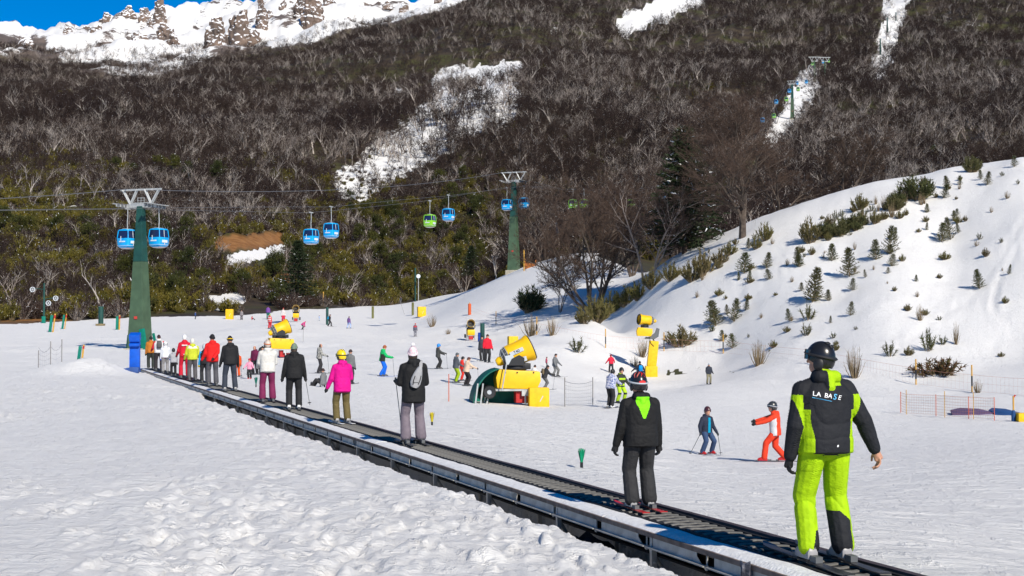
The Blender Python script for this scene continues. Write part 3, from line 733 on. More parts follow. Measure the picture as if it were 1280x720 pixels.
for i in i2:
    v = int(v2[i]); o = link('bush', BUSH[v], None, (x2[i], y2[i], z2[i] - .05), (0, 0, float(r2_[i])), (float(s2[i]),) * 3)
    tag(o, BL[v], 'bush', BG[v]); fb.setdefault(v, o)
scatter('undergrowth', 'brown and olive undergrowth below the bare forest', x2[rs2], y2[rs2], z2[rs2] - .05, v2[rs2], s2[rs2], r2_[rs2], [[fb[v]] for v in range(5)])

# ------------------------------------------------------------------ rock spires on the ridge
def rock_material():
    m = mat('ridge_rock', (0.21, 0.15, 0.118), 0.9, 0.1, col2=(0.105, 0.083, 0.073), vscale=0.07, detail=8, bump=.6, bscale=.12)
    N = m.node_tree.nodes; L = m.node_tree.links; b = N['Principled BSDF']
    old = b.inputs['Base Color'].links[0].from_socket
    g = N.new('ShaderNodeNewGeometry'); sx = N.new('ShaderNodeSeparateXYZ'); L.new(g.outputs['Normal'], sx.inputs[0])
    nz = N.new('ShaderNodeTexNoise'); nz.inputs['Scale'].default_value = .16; nz.inputs['Detail'].default_value = 7; L.new(g.outputs['Position'], nz.inputs[0])
    ad = N.new('ShaderNodeMath'); ad.operation = 'ADD'; L.new(sx.outputs[2], ad.inputs[0]); L.new(nz.outputs[0], ad.inputs[1])
    mr = N.new('ShaderNodeMapRange'); mr.inputs[1].default_value = .84; mr.inputs[2].default_value = .95; L.new(ad.outputs[0], mr.inputs[0])
    mx = N.new('ShaderNodeMix'); mx.data_type = 'RGBA'; L.new(mr.outputs[0], mx.inputs[0]); L.new(old, mx.inputs[6]); mx.inputs[7].default_value = (.82, .83, .86, 1)
    L.new(mx.outputs[2], b.inputs['Base Color'])
    return m
M_ROCK = rock_material()
def rock(px, py, w, h, seed, label, spiky=.5, group=None):
    p = hit(px, py)
    if p.y < 1200: p = gp(px, 1900)
    k = p.y / FPX; W = w * k * 1.45; Ht = h * k
    rng = random.Random(seed); mb = MB()
    nc = 4 + int(W / 8) if W < 22 else 8
    for c in range(nc):
        f = 0 if c == 0 else rng.uniform(.25, 1); a = rng.uniform(0, 6.283)
        cx, cy = math.cos(a) * W * .34 * f, math.sin(a) * W * .22 * f
        hh = Ht * (1.0 if c == 0 else rng.uniform(.35, .95) * (1 - .35 * f * (1 - spiky))); w = W * rng.uniform(.20, .32) * (1.15 if c == 0 else 1)
        n = rng.choice((4, 5, 5, 6)); ang0 = rng.uniform(0, 6.283); rs_ = [rng.uniform(.75, 1.2) for _ in range(n)]; rings = []
        tilt = Vector((rng.uniform(-.10, .10), rng.uniform(-.06, .06), 0)); sl_ = Vector((rng.uniform(-.5, .5), rng.uniform(-.4, .4), 0))
        for j in range(5):
            g = j / 4; k_ = (1.2 - .35 * g * (1.35 - spiky)) * rng.uniform(.9, 1.08)
            if j == 4: k_ *= .62 if spiky < .65 else .8
            rings.append([Vector((cx + math.cos(ang0 + 6.283 * i / n) * w * rs_[i] * k_, cy + math.sin(ang0 + 6.283 * i / n) * w * .8 * rs_[i] * k_, -.35 * Ht + (hh + .35 * Ht) * g)) + tilt * hh * g for i in range(n)])
        rings[-1] = [v + Vector((0, 0, (v.x - cx) * sl_.x + (v.y - cy) * sl_.y)) for v in rings[-1]]
        mb.loft(rings)
    o = mb.obj('rock_outcrop', M_ROCK, None, False, loc=p)
    md = o.modifiers.new('r', 'REMESH'); md.mode = 'VOXEL'; md.voxel_size = max(W, Ht * .6) / 22
    ROCKS.append((o, W)); return tag(o, label, 'rock', group)
ROCKS = []
RK = [(201, 32, 14, 30, 1, 'slender leaning brown rock spire, tallest on the snowy ridge', .7), (212, 58, 22, 36, 2, 'rugged snow-dusted crag just below the slender spire', .8),
      (271, 68, 20, 40, 3, 'square brown rock tower standing above the forest edge', .95), (302, 50, 24, 46, 4, 'broad split brown cliff tower rising to the skyline', .9),
      (326, 42, 12, 36, 5, 'narrow brown rock slab right beside the split cliff', .9), (338, 28, 10, 18, 6, 'small brown rock fin beside the narrow slab', .8),
      (391, 32, 18, 44, 7, 'tall dark pillar of rock with snowy ledges on its flank', .9), (378, 28, 14, 26, 8, 'low snow-dusted rock leaning on the tall pillar', .6),
      (144, 28, 8, 10, 9, 'small orange-brown rock knob on the skyline', .7), (134, 32, 16, 14, 10, 'rounded snow-dusted rock beside the orange knob', .4), (181, 30, 16, 16, 11, 'boxy snow-dusted rock on the skyline', .6),
      (160, 30, 14, 12, 12, 'flat snow-dusted rock between two knobs on the skyline', .3), (83, 50, 10, 12, 13, 'small brown rock on the lower snow ridge', .6), (110, 38, 12, 9, 14, 'low brown rock on the snow below the skyline', .4),
      (30, 70, 22, 20, 15, 'dark craggy outcrop in the scrub at the ridge end', .5), (122, 50, 16, 14, 16, 'rough rock amid snow above the scrub', .5), (172, 68, 18, 16, 17, 'grey crag over the upper scrub', .5),
      (505, 16, 10, 9, 18, 'square brown block near the ridge end', .8), (548, 14, 9, 8, 19, 'brown rock where the snow ridge meets the forest', .5), (485, 14, 10, 7, 20, 'snow-dusted slab beside the square block', .3),
      (435, 22, 12, 10, 21, 'broken rock on the snow face below the ridge', .4), (355, 18, 9, 9, 22, 'small dusted rock above the pillar face', .4), (370, 8, 12, 12, 23, 'dusted crag at the top of the pillar face', .5),
      (410, 12, 12, 14, 24, 'dusted rock right of the tall pillar', .5), (292, 4, 8, 9, 25, 'brown rock tip on the skyline over the cliff tower', .7), (187, 44, 8, 14, 26, 'thin rock rib on the snow gully', .5), (156, 58, 9, 12, 27, 'thin rock rib above the scrub', .5), (68, 62, 12, 8, 28, 'low dark rock at the edge of the scrub', .4)]
for a in RK: rock(*a[:6], spiky=a[6])
dg_ = bpy.context.evaluated_depsgraph_get(); dg_.update()
for o, W in ROCKS:
    me = bpy.data.meshes.new_from_object(o.evaluated_get(dg_), depsgraph=dg_); o.modifiers.clear(); o.data = me
    for v in me.vertices:
        q = v.co * (2.6 / W) + o.location * .1
        v.co += v.normal * W * (.085 * noise.noise(q * 1.3) + .055 * noise.noise(q * 3.3)) + Vector((noise.noise(q * 2.1 + Vector((9, 0, 0))), 0, noise.noise(q * 2.1 + Vector((0, 9, 0))))) * W * .05
    me.polygons.foreach_set('use_smooth', [False] * len(me.polygons)); me.update()

# ------------------------------------------------------------------ single trees and shrubs nearer by
NEARC = dict(bend=.13, up=.16, tw=.012, sl=8, ch=[10, 8, 6], f0=[.22, .2, .15], ang=(.35, .95), lr=(.36, .56), max=3, spread=1.5)
def near_tree(px, py, hpx, seed, stems, label, cfg, bark=M_BARKN, tw=M_TWIGN, d=None, r0=.012, wide=1.0, rz=0):
    p = gp(px, d) if d else hit(px, py)
    h = hpx * p.y / FPX
    ms = bare_tree_meshes('bare_tree', seed, h * 1.05, stems, cfg, bark, tw, h * r0)
    return place_tree('bare_tree', ms, p, (wide, wide, 1), rz, label)
near_tree(741, 391, 150, 101, 7, 'large many-stemmed bare tree rising from broom bushes beside the bank', dict(NEARC, spread=1.7), r0=.016, wide=1.15)
near_tree(700, 390, 95, 110, 3, 'smaller bare tree leaning left beside the many-stemmed one', dict(NEARC, spread=1.8), r0=.010)
near_tree(808, 356, 140, 102, 3, 'bare forked tree with pale snowy limbs beside the dark fir', dict(NEARC, spread=1.1), M_PALE, M_TWIGN, r0=.013, wide=1.2)
near_tree(928, 298, 165, 103, 1, 'broad spreading bare brown tree on the crest of the bank', dict(NEARC, ch=[13, 9, 7], f0=[.13, .2, .15], ang=(.45, 1.0), lr=(.55, .80)), r0=.023, wide=1.25)
near_tree(884, 318, 105, 104, 3, 'thin bare tree between the fir and the broad brown tree', dict(NEARC, spread=1.2), r0=.010, d=176)
near_tree(790, 345, 140, 105, 4, 'bare reddish-brown tree behind the forked pale tree', NEARC, r0=.011, wide=1.2)
near_tree(975, 272, 110, 106, 4, 'bare brown tree behind the crest of the bank', dict(NEARC, spread=1.6), d=172, r0=.012, wide=1.3)
near_tree(1060, 250, 90, 107, 4, 'bare brown tree growing behind the bank above the broom clump', dict(NEARC, spread=1.6), d=172, r0=.012, wide=1.3)
near_tree(680, 345, 120, 108, 4, 'bare brown tree beside the farther green pylon', dict(NEARC, spread=1.3), d=238, r0=.012, wide=1.2)
near_tree(752, 330, 95, 109, 4, 'bare brown tree on the crest behind the many-stemmed one', dict(NEARC, spread=1.5), d=222, r0=.012, wide=1.3)
DEAD = dict(NEARC, max=2, ch=[5, 3], sl=0, tw=.02, up=.25, bend=.2, f0=[.35, .3], ang=(.4, .8), lr=(.3, .55))
for px, py, hp, sd_, lab in ((122, 366, 78, 201, 'bleached dead tree with bare antler-like limbs beside the tall gondola pylon'), (24, 345, 80, 202, 'bleached dead snag with upright limbs over the brown brush'), (14, 350, 60, 208, 'short bleached dead snag beside the taller one'),
                             (190, 240, 38, 203, 'small dead tree with curling pale branches on the open slope'), (8, 245, 45, 204, 'pale dead tree at the edge of the open slope'), (1100, 220, 40, 205, 'pale-limbed bare tree over the crest of the bank')):
    near_tree(px, py, hp, sd_, 1 if sd_ % 2 else 2, lab, DEAD, M_PALE, M_PALE, d=(255 if hp > 55 else (430 if sd_ < 205 else 210)), r0=.020)
FIR = conifer_mesh('fir_tree', 31, 13, 4.6, 26, 10, [M_BARK, M_FIR], .16, 32, .25, .01)
FIR2 = conifer_mesh('fir_tree', 32, 13, 4.6, 26, 10, [M_BARK, M_FIR], .16, 34, .2, .03)
p = gp(372, 292); place_tree('fir_tree', FIR, p, 1.0, .3, 'dark green fir standing alone behind the snow cannons', parts=('trunk', 'needles'))
p = gp(856, 157); place_tree('fir_tree', FIR2, p, 1.08, 1.2, 'dark ragged fir among bare trees on the bank', parts=('trunk', 'needles'))
p = gp(660, 300); place_tree('fir_tree', FIR, (p.x - 12, p.y, p.z), .5, 2.1, 'small dark fir behind the farther green pylon', parts=('trunk', 'needles'))
SAP = [conifer_mesh('sapling', 40 + k, 2.0, .62 + .14 * k, 11, 7, [M_STEM, M_PINE], .050, 16, -.30, .02) for k in range(3)]
saps = [(1015, 378, 44), (1062, 347, 36), (1112, 318, 36), (1095, 325, 26), (1177, 302, 24), (1189, 299, 28), (1225, 360, 24), (1040, 327, 22), (1063, 394, 18), (1035, 375, 14), (895, 407, 32), (917, 402, 30), (932, 388, 16), (1180, 248, 18),
        (1172, 212, 26), (1159, 264, 12), (1193, 275, 14), (1196, 268, 9), (1000, 335, 18), (1226, 225, 12), (1268, 208, 14), (998, 334, 24), (1158, 288, 10), (930, 343, 26), (958, 335, 20), (1082, 348, 10), (1110, 343, 8), (1145, 352, 9), (1118, 300, 16), (962, 350, 14), (1185, 236, 16), (1200, 232, 12)]
rs_ = random.Random(12)
for k in range(18):
    a_ = rs_.uniform(880, 1270); t_ = float(np.interp(a_, [880, 920, 1100, 1280], [335, 300, 240, 205])); saps.append((a_, t_ + 14 + (425 - t_) * rs_.random() ** 1.4, rs_.uniform(9, 19)))
for i, (px, py, hp) in enumerate(saps):
    p = hit(px, py); s_ = hp * p.y / FPX / 2.0
    big = ['tallest young pine standing on the open snow of the right bank', None, 'bushiest young pine in the pair halfway up the bank'] + [None] * 90
    p = p - Vector((0, 0, .12 * s_)); tl2 = (.16 * math.sin(i * 3.3), .16 * math.cos(i * 5.1))
    place_tree('pine_sapling', SAP[i % 3], p, (s_ * (1 + .25 * math.sin(i * 2.2)), s_ * (1 + .2 * math.cos(i * 1.9)), s_ * 1.05), i * 1.7, big[i] or 'small young pine on the snowy bank at the right', None if big[i] else 'young pines on the bank', parts=('trunk', 'needles'), tilt=tl2)
def shrub(px, py, hp, kind, label, group=None, wide=1.0, name='shrub', d=None, rz=0):
    p = gp(px, d) if d else hit(px, py)
    me = SHR[kind]; s_ = hp * p.y / FPX / SHH[kind]
    o = link(name, me, None, p, (0, 0, rz), (s_ * wide, s_ * wide, s_)); return tag(o, label, 'shrub', group)
SHR = {'broom': bush_mesh('broom', 61, 1.5, .9, 46, 26, [M_STEM, M_BROOM, M_SNOWC], .045, 1.1), 'dense': bush_mesh('dense', 62, 1.5, 1.1, 70, 30, [M_STEM, M_PINE, M_SNOWC], .05, .7),
       'shoots': bush_mesh('shoots', 63, 1.4, .55, 9, 46, [M_STEM, M_PINE, M_SNOWC], .040, .9), 'bare': bush_mesh('bare', 64, 1.5, .6, 34, 7, [M_STEM, M_STEM, M_SNOWC], .010, 1.6), 'russet': bush_mesh('russet', 65, .7, .9, 40, 26, [M_STEM, M_RUSSET, M_SNOWC], .055, .4),
       'dark': bush_mesh('dark', 66, 1.8, 1.1, 80, 34, [M_STEM, M_FIR, M_SNOWC], .05, .8)}
SHH = {'broom': 1.5, 'dense': 1.5, 'shoots': 1.4, 'bare': 1.5, 'russet': .7, 'dark': 1.8}
SL = [(662, 391, 34, 'dark', 'round dark evergreen bush alone on the snow by the bare tree', 1.0), (664, 421, 30, 'bare', 'pale twiggy shrub below the round dark bush', 1.2), (690, 420, 26, 'bare', 'pale twiggy shrub beside a yellow stake', 1.0),
      (745, 402, 34, 'broom', 'yellow-green broom clump at the foot of the many-stemmed tree', 1.2), (765, 392, 28, 'broom', None, 1.0), (782, 384, 26, 'broom', None, 1.0), (798, 376, 24, 'broom', None, 1.1), (730, 404, 22, 'broom', None, 1.0), (815, 362, 26, 'broom', None, .9), (838, 352, 24, 'broom', None, 1.1), (722, 441, 22, 'shoots', 'spiky leaning shrub at the field edge left of the gun tower', 1.2),
      (851, 434, 26, 'broom', 'spreading yellow-green shrub on the bank beside the gun tower', 1.4), (803, 446, 26, 'bare', 'twiggy shrub half hidden behind the gun tower', 1.0), (793, 457, 14, 'bare', 'low twig tuft beside the gun tower', 1.3), (948, 456, 34, 'bare', 'bushy leafless shrub above the upper fence', 1.1), (1068, 472, 42, 'bare', 'tall grey leafless shrub behind the lime-clad man', .9),
      (1112, 446, 22, 'shoots', 'three-pronged spiky shrub on the lower bank', 1.0), (1160, 440, 32, 'shoots', 'tall spiky green shrub on the lower bank', .8), (1195, 432, 30, 'bare', 'thin single-stemmed shrub beside the tall spiky one', .5), (1178, 432, 14, 'shoots', 'leaning low spiky shrub on the bank', 1.2), (1136, 446, 12, 'broom', 'small rounded green tuft on the lower bank', 1.0), (1172, 470, 24, 'russet', 'russet-leaved low bush pushing through snow above the fence', 1.2),
      (1222, 491, 18, 'bare', 'reddish twig tuft on the bank behind the net fence', 1.0), (1150, 401, 22, 'bare', 'pale wispy shrub on the open middle of the bank', .8), (1010, 400, 22, 'shoots', 'low spiky shrub under the tallest young pine', 1.2), (1008, 421, 18, 'shoots', 'low spiky shrub on snow right above the upper fence', 1.1),
      (1012, 303, 32, 'broom', 'pale yellow broom clump halfway up the bank', .8), (1032, 296, 22, 'dense', 'dark green low bush beside the pale broom clump', 1.2), (1145, 249, 32, 'dense', 'large dense green bush near the crest of the bank', 1.1), (1215, 214, 22, 'dense', 'small rounded evergreen on the crest of the bank', .8), (900, 330, 20, 'broom', None, 1.0), (880, 345, 34, 'broom', None, .8), (865, 352, 26, 'broom', None, 1.0), (912, 318, 18, 'broom', None, 1.0), (956, 300, 24, 'broom', None, .8), (945, 310, 16, 'broom', None, .9),
      (548, 361, 14, 'bare', 'small leafless shrub beyond the far end of the orange net', 1.3), (606, 355, 10, 'bare', 'leafless twigs on the snow crest', 1.4), (540, 408, 16, 'bare', 'dry twigs sticking from the snow near a yellow box', 1.2), (560, 417, 8, 'bare', 'low dry twig in the middle of the piste', 1.6)]
rg = random.Random(5)
for k in range(34):
    f = rg.random(); SL.append((1030 + 130 * f + rg.uniform(-8, 8), 286 - 40 * f + rg.uniform(-14, 16), rg.uniform(9, 20), rg.choice(['broom', 'broom', 'dense', 'shoots', 'shoots', 'bare']), 'C', rg.uniform(.7, 1.1)))
for k in range(80):
    f = rg.random(); SL.append((rg.uniform(870, 1275), 0, rg.uniform(4, 11), rg.choice(['broom', 'shoots', 'bare', 'broom']), 'T', rg.uniform(.8, 1.3)))
    a = SL[-1]; top = np.interp(a[0], [870, 920, 1100, 1280], [335, 300, 240, 205]); SL[-1] = (a[0], top + 6 + (440 - top) * rg.random() ** 1.6, *a[2:])
for i, (px, py, hp, kd, lab, wd) in enumerate(SL):
    if lab == 'C': shrub(px, py, hp, kd, 'shrub in the olive thicket near the crest of the bank', 'thicket on the bank', wd, rz=i)
    elif lab == 'T': shrub(px, py, hp, kd, 'tiny tuft poking through the snow of the right bank', 'tufts on the bank', wd, rz=i)
    elif lab is None: shrub(px, py, hp, kd, 'yellow-green broom shrub along the left edge of the bank', 'broom along the bank edge', wd, rz=i)
    else: shrub(px, py, hp, kd, lab, None, wd, rz=i)
# ------------------------------------------------------------------ magic carpet lift
M_RUB = mat('black_rubber', (0.018, 0.018, 0.020), 0.75, 0.3, var=.4, vscale=8)
M_CLEAT = mat('grey_belt_cleat', (0.15, 0.145, 0.135), 0.85, 0.2, var=.35, vscale=14)
M_GALV = mat('galvanised_steel', (0.50, 0.485, 0.45), 0.55, 0.5, 0.35, var=.3, vscale=5, bump=.1, bscale=40)
M_RUST = mat('rusted_edge', (0.22, 0.165, 0.135), 0.8, 0.2, var=.4, vscale=9)
M_BOARD = mat('dark_kerb_board', (0.055, 0.042, 0.048), 0.7, 0.3, var=.4, vscale=4)
M_LEDGE = mat('frosted_ledge', (0.80, 0.80, 0.80), 0.7, 0.2, col2=(0.66, 0.65, 0.64), vscale=11, detail=6, bump=.35, bscale=35)
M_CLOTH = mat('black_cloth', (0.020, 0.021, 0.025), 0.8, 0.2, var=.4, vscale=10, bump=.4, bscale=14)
T0, T1 = -9.0, CLEN - 0.6
def cpt(t, s, z): p = CA + CD * t + CN * s; return Vector((p[0], p[1], z))
CROT = math.atan2(CD[1], CD[0]) - math.pi / 2          # local +Y runs up the carpet, +X to its right
lift = empty('carpet_lift', cpt(0, 0, 0), CROT, 'long conveyor-belt lift on steel posts carrying skiers across the snow', 'ski lift')
def strip(name, m, x0, x1, z0, z1, t0=T0, t1=T1, seg=14, parent=lift, wob=0.0, smooth=False, bevel=0):
    mb = MB(); rings = []
    for k in range(seg + 1):
        t = t0 + (t1 - t0) * k / seg; w = wob * math.sin(k * 2.3)
        rings.append([(x0, t, z0 + w), (x1, t, z0 + w), (x1, t, z1 + w), (x0, t, z1 + w)])
    mb.loft(rings); return mb.obj(name, m, parent, smooth, bevel)
strip('belt', M_RUB, -.215, .215, -.05, 0.0)
strip('side_skirt', M_RUB, -.262, -.22, -.08, .012)
strip('side_skirt', M_RUB, .22, .262, -.08, .012)
strip('kerb_board', M_BOARD, .265, .335, -.16, .034, wob=.004, seg=40)
cb = MB()
pts = [(-.20, -.015), (-.10, .045), (0, .005), (.10, .045), (.20, -.015)]
for a, b in zip(pts[:-1], pts[1:]):
    cb.add([(a[0], a[1], 0), (b[0], b[1], 0), (b[0], b[1] + .058, 0), (a[0], a[1] + .058, 0), (a[0], a[1] + .008, .012), (b[0], b[1] + .008, .012), (b[0], b[1] + .050, .012), (a[0], a[1] + .050, .012)],
           [(4, 5, 6, 7), (0, 1, 5, 4), (2, 3, 7, 6)])
cme = cb.mesh('belt_cleat', M_CLEAT)
for k in range(300): link('belt_cleat', cme, lift, (0, T0 + 2.5 + .17 * k, .001))
# deck plates along the walking side, frosted with snow
rgd = random.Random(3)
k = 0; t = T0
while t < T1:
    ln = 2.5; mb = MB(); rings = []
    n = 12
    for j in range(n + 1):
        tt = t + .006 + (ln - .012) * j / n
        e = rgd.uniform(-.008, .008); h = rgd.uniform(-.004, .008)
        rings.append([(-.505 + e, tt, -.055), (-.268, tt, -.055), (-.268, tt, .004 + h), (-.34, tt, .010 + h), (-.44, tt, .006 + h * .6), (-.500 + e, tt, -.018)])
    mb.loft(rings); mb.obj('deck_plate', M_LEDGE, lift, True)
    t += ln
strip('edge_rail', M_RUST, -.530, -.509, -.060, -.016, seg=30, wob=.002)
pan = MB(); pan.box((0, 0, 0), (.012, 1.10, .085)); panm = pan.mesh('side_panel', M_GALV)
gus = MB(); gus.prism([(0, 0), (.19, 0), (.19, -.03), (.03, -.13), (0, -.13)], (0, 0, 0), (0, 1, 0), (0, 0, 1), .012); gusm = gus.mesh('gusset', M_GALV)
post = MB(); post.box((0, 0, -.35), (.05, .05, .80)); post.tube((0.0, -.045, -.20), (0.0, .05, -.20), .013, n=6); postm = post.mesh('post', M_GALV)
bras = MB(); bras.tube((0, 0, -.1), (.40, 0, -.72), .018, n=6); brasm = bras.mesh('brace', M_GALV)
fl = MB(); fl.box((0, 0, 0), (.06, 1.2, .012)); flm = fl.mesh('flange', M_GALV)
t = -7.7
while t < T1 - 1:
    link('post', postm, lift, (-.485, t, -.10)); link('post', postm, lift, (.20, t, -.12)); link('brace', brasm, lift, (-.50, t + .06, -.06))
    for dt in (0.05, 1.30):
        link('side_panel', panm, lift, (-.515, t + dt + .58, -.104)); link('gusset', gusm, lift, (-.515, t + dt + .02, -.062)); link('flange', flm, lift, (-.540, t + dt + .6, -.152))
    t += 2.5
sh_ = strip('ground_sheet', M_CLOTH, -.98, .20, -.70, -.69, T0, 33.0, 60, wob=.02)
strip('return_belt', M_RUB, -.20, .20, -.34, -.32, seg=6)
strip('lower_beam', M_GALV, .27, .31, -.30, -.18, seg=6)
# carpet end: padded blue housing
M_BLUE = mat('blue_pad_vinyl', (0.0, 0.085, 0.52), 0.5, 0.4, var=.2, vscale=3)
M_BLUED = mat('faded_blue_pad', (0.03, 0.075, 0.24), 0.6, 0.3, var=.25, vscale=3)
p = hit(168, 469)
bp_ = empty('padded_post', p, 0.05, 'tall blue padded post at the far end of the carpet lift', 'padding'); bp_.scale = (.8, .8, .78)
mb = MB(); mb.box((0, 0.1, .92), (.58, .30, 1.84), taper=(.98, .9)); mb.obj('pad', M_BLUE, bp_, True, .03)
mb = MB(); mb.box((0.02, 0.0, 2.05), (.60, .52, .42), (.35, 0, 0)); mb.obj('head_pad', M_BLUE, bp_, True, .04)
mb = MB(); mb.box((0.02, -.05, 1.62), (.585, .42, .16), (.2, 0, 0)); mb.obj('strap_pad', M_BLUE, bp_, True, .03)
mb = MB(); mb.prism([(-.62, 0), (.30, 0), (.30, .34), (-.10, .36), (-.55, .26)], (0, -.22, -.05), (1, 0, 0), (0, 0, 1), .30); mb.obj('apron', M_BLUED, bp_, True, .03)
# scarf tied to the rail, dark tarp in the trench
def draped(name, t, s, z, w, h, label, cat, seed, m):
    mb = MB(); rng = random.Random(seed); rings = []
    for k in range(9):
        f = k / 8
        rings.append([(math.cos(a) * (.055 + .02 * math.sin(a * 5 + f * 7)) * w * (1 + .5 * f), math.sin(a) * (.03 + .012 * math.sin(a * 4 + f * 5 + 1)) * w * (1.1), -h * f + .02 * math.sin(3 * a)) for a in [6.283 * i / 18 for i in range(18)]])
    mb.loft(rings); o = mb.obj(name, m, None, True, loc=cpt(t, s, z)); o.rotation_euler = (0, 0, CROT + math.pi / 2 + .1); return tag(o, label, cat)
M_STRIPE = mat('dark_striped_cloth', (0.05, 0.052, 0.065), .8, .2, col2=(.20, .20, .23), vscale=16, bump=.5, bscale=20)
draped('scarf', .35, -.555, -.01, 1.0, .42, 'dark striped scarf tied around the edge of the carpet lift', 'scarf', 3, M_STRIPE)
mb = MB(); rng = random.Random(4)
nx, ny = 16, 12; g = []
for i in range(nx):
    for j in range(ny):
        x = -1.1 + 2.2 * i / (nx - 1); y = -.32 + .64 * j / (ny - 1)
        g.append((x, y, .18 * noise.noise(Vector((x * 2.2, y * 3.1, 1.7))) + .10 * noise.noise(Vector((x * 6, y * 7, 4.1))) + .18 * math.exp(-((x - .1) ** 2) * 1.2)))
mb.add(g, [(i * ny + j, (i + 1) * ny + j, (i + 1) * ny + j + 1, i * ny + j + 1) for i in range(nx - 1) for j in range(ny - 1)])
o = mb.obj('tarp', M_CLOTH, None, True, loc=cpt(3.9, -.62, -.52)); o.rotation_euler = (0, 0, CROT + math.pi / 2); tag(o, 'crumpled black tarp lying in the trench beneath the carpet lift', 'tarp')

# ------------------------------------------------------------------ gondola lift
M_GRN = mat('pylon_green_paint', (0.060, 0.105, 0.058), 0.55, 0.4, var=.25, vscale=1.2)
M_GRND = mat('pylon_dark_green', (0.010, 0.060, 0.050), 0.55, 0.4, var=.25, vscale=1.2)
M_TEAL = mat('teal_green_pad', (0.0, 0.17, 0.12), 0.6, 0.3, var=.2, vscale=4)
M_STEEL = mat('pale_steel', (0.44, 0.45, 0.45), 0.5, 0.5, 0.25, var=.25, vscale=4)
M_CABLE = mat('steel_cable', (0.16, 0.16, 0.17), 0.5, 0.5, 0.4)
M_CBLU = mat('cabin_blue', (0.0, 0.34, 0.76), 0.3, 0.5, coat=.3)
M_CGRN = mat('cabin_green', (0.22, 0.55, 0.02), 0.3, 0.5, coat=.3)
M_CWHT = mat('cabin_white', (0.62, 0.66, 0.70), 0.4, 0.5)
M_GLASS = mat('tinted_cabin_glass', (0.012, 0.022, 0.07), 0.08, 0.6)
M_ORNG = mat('orange_trim', (0.55, 0.14, 0.03), 0.5, 0.4)
M_CONC = mat('pale_concrete', (0.42, 0.38, 0.30), 0.9, 0.2, var=.3, vscale=2)
LY = [60, 100, 135, 170, 204, 236, 272, 315, 353, 390, 476, 549, 590, 635, 760, 890, 1000, 1150]
LZ = [7.5, 10.3, 13.6, 16.3, 20.9, 26.1, 29.2, 33, 38.3, 43.2, 60.7, 87, 100.6, 113, 141, 174, 200, 236]
LX = [-35.3 + .357 * (y - 135) if y < 234 else .4 + .3125 * (y - 234) if y < 640 else 125.7 + .262 * (y - 635) for y in LY]
def lpt(y): return Vector((float(np.interp(y, LY, LX)), y, float(np.interp(y, LY, LZ))))
def lside(y, s):
    a = lpt(y - 2); b = lpt(y + 2); d = (b - a); n = Vector((d.y, -d.x, 0)).normalized()
    k = math.sin(math.pi * (y - 135) / 101) if 135 < y < 236 else 0
    return lpt(y) + n * s + Vector((0, 0, (.55 if s > 0 else -.15) * k))
GAUGE = 1.5
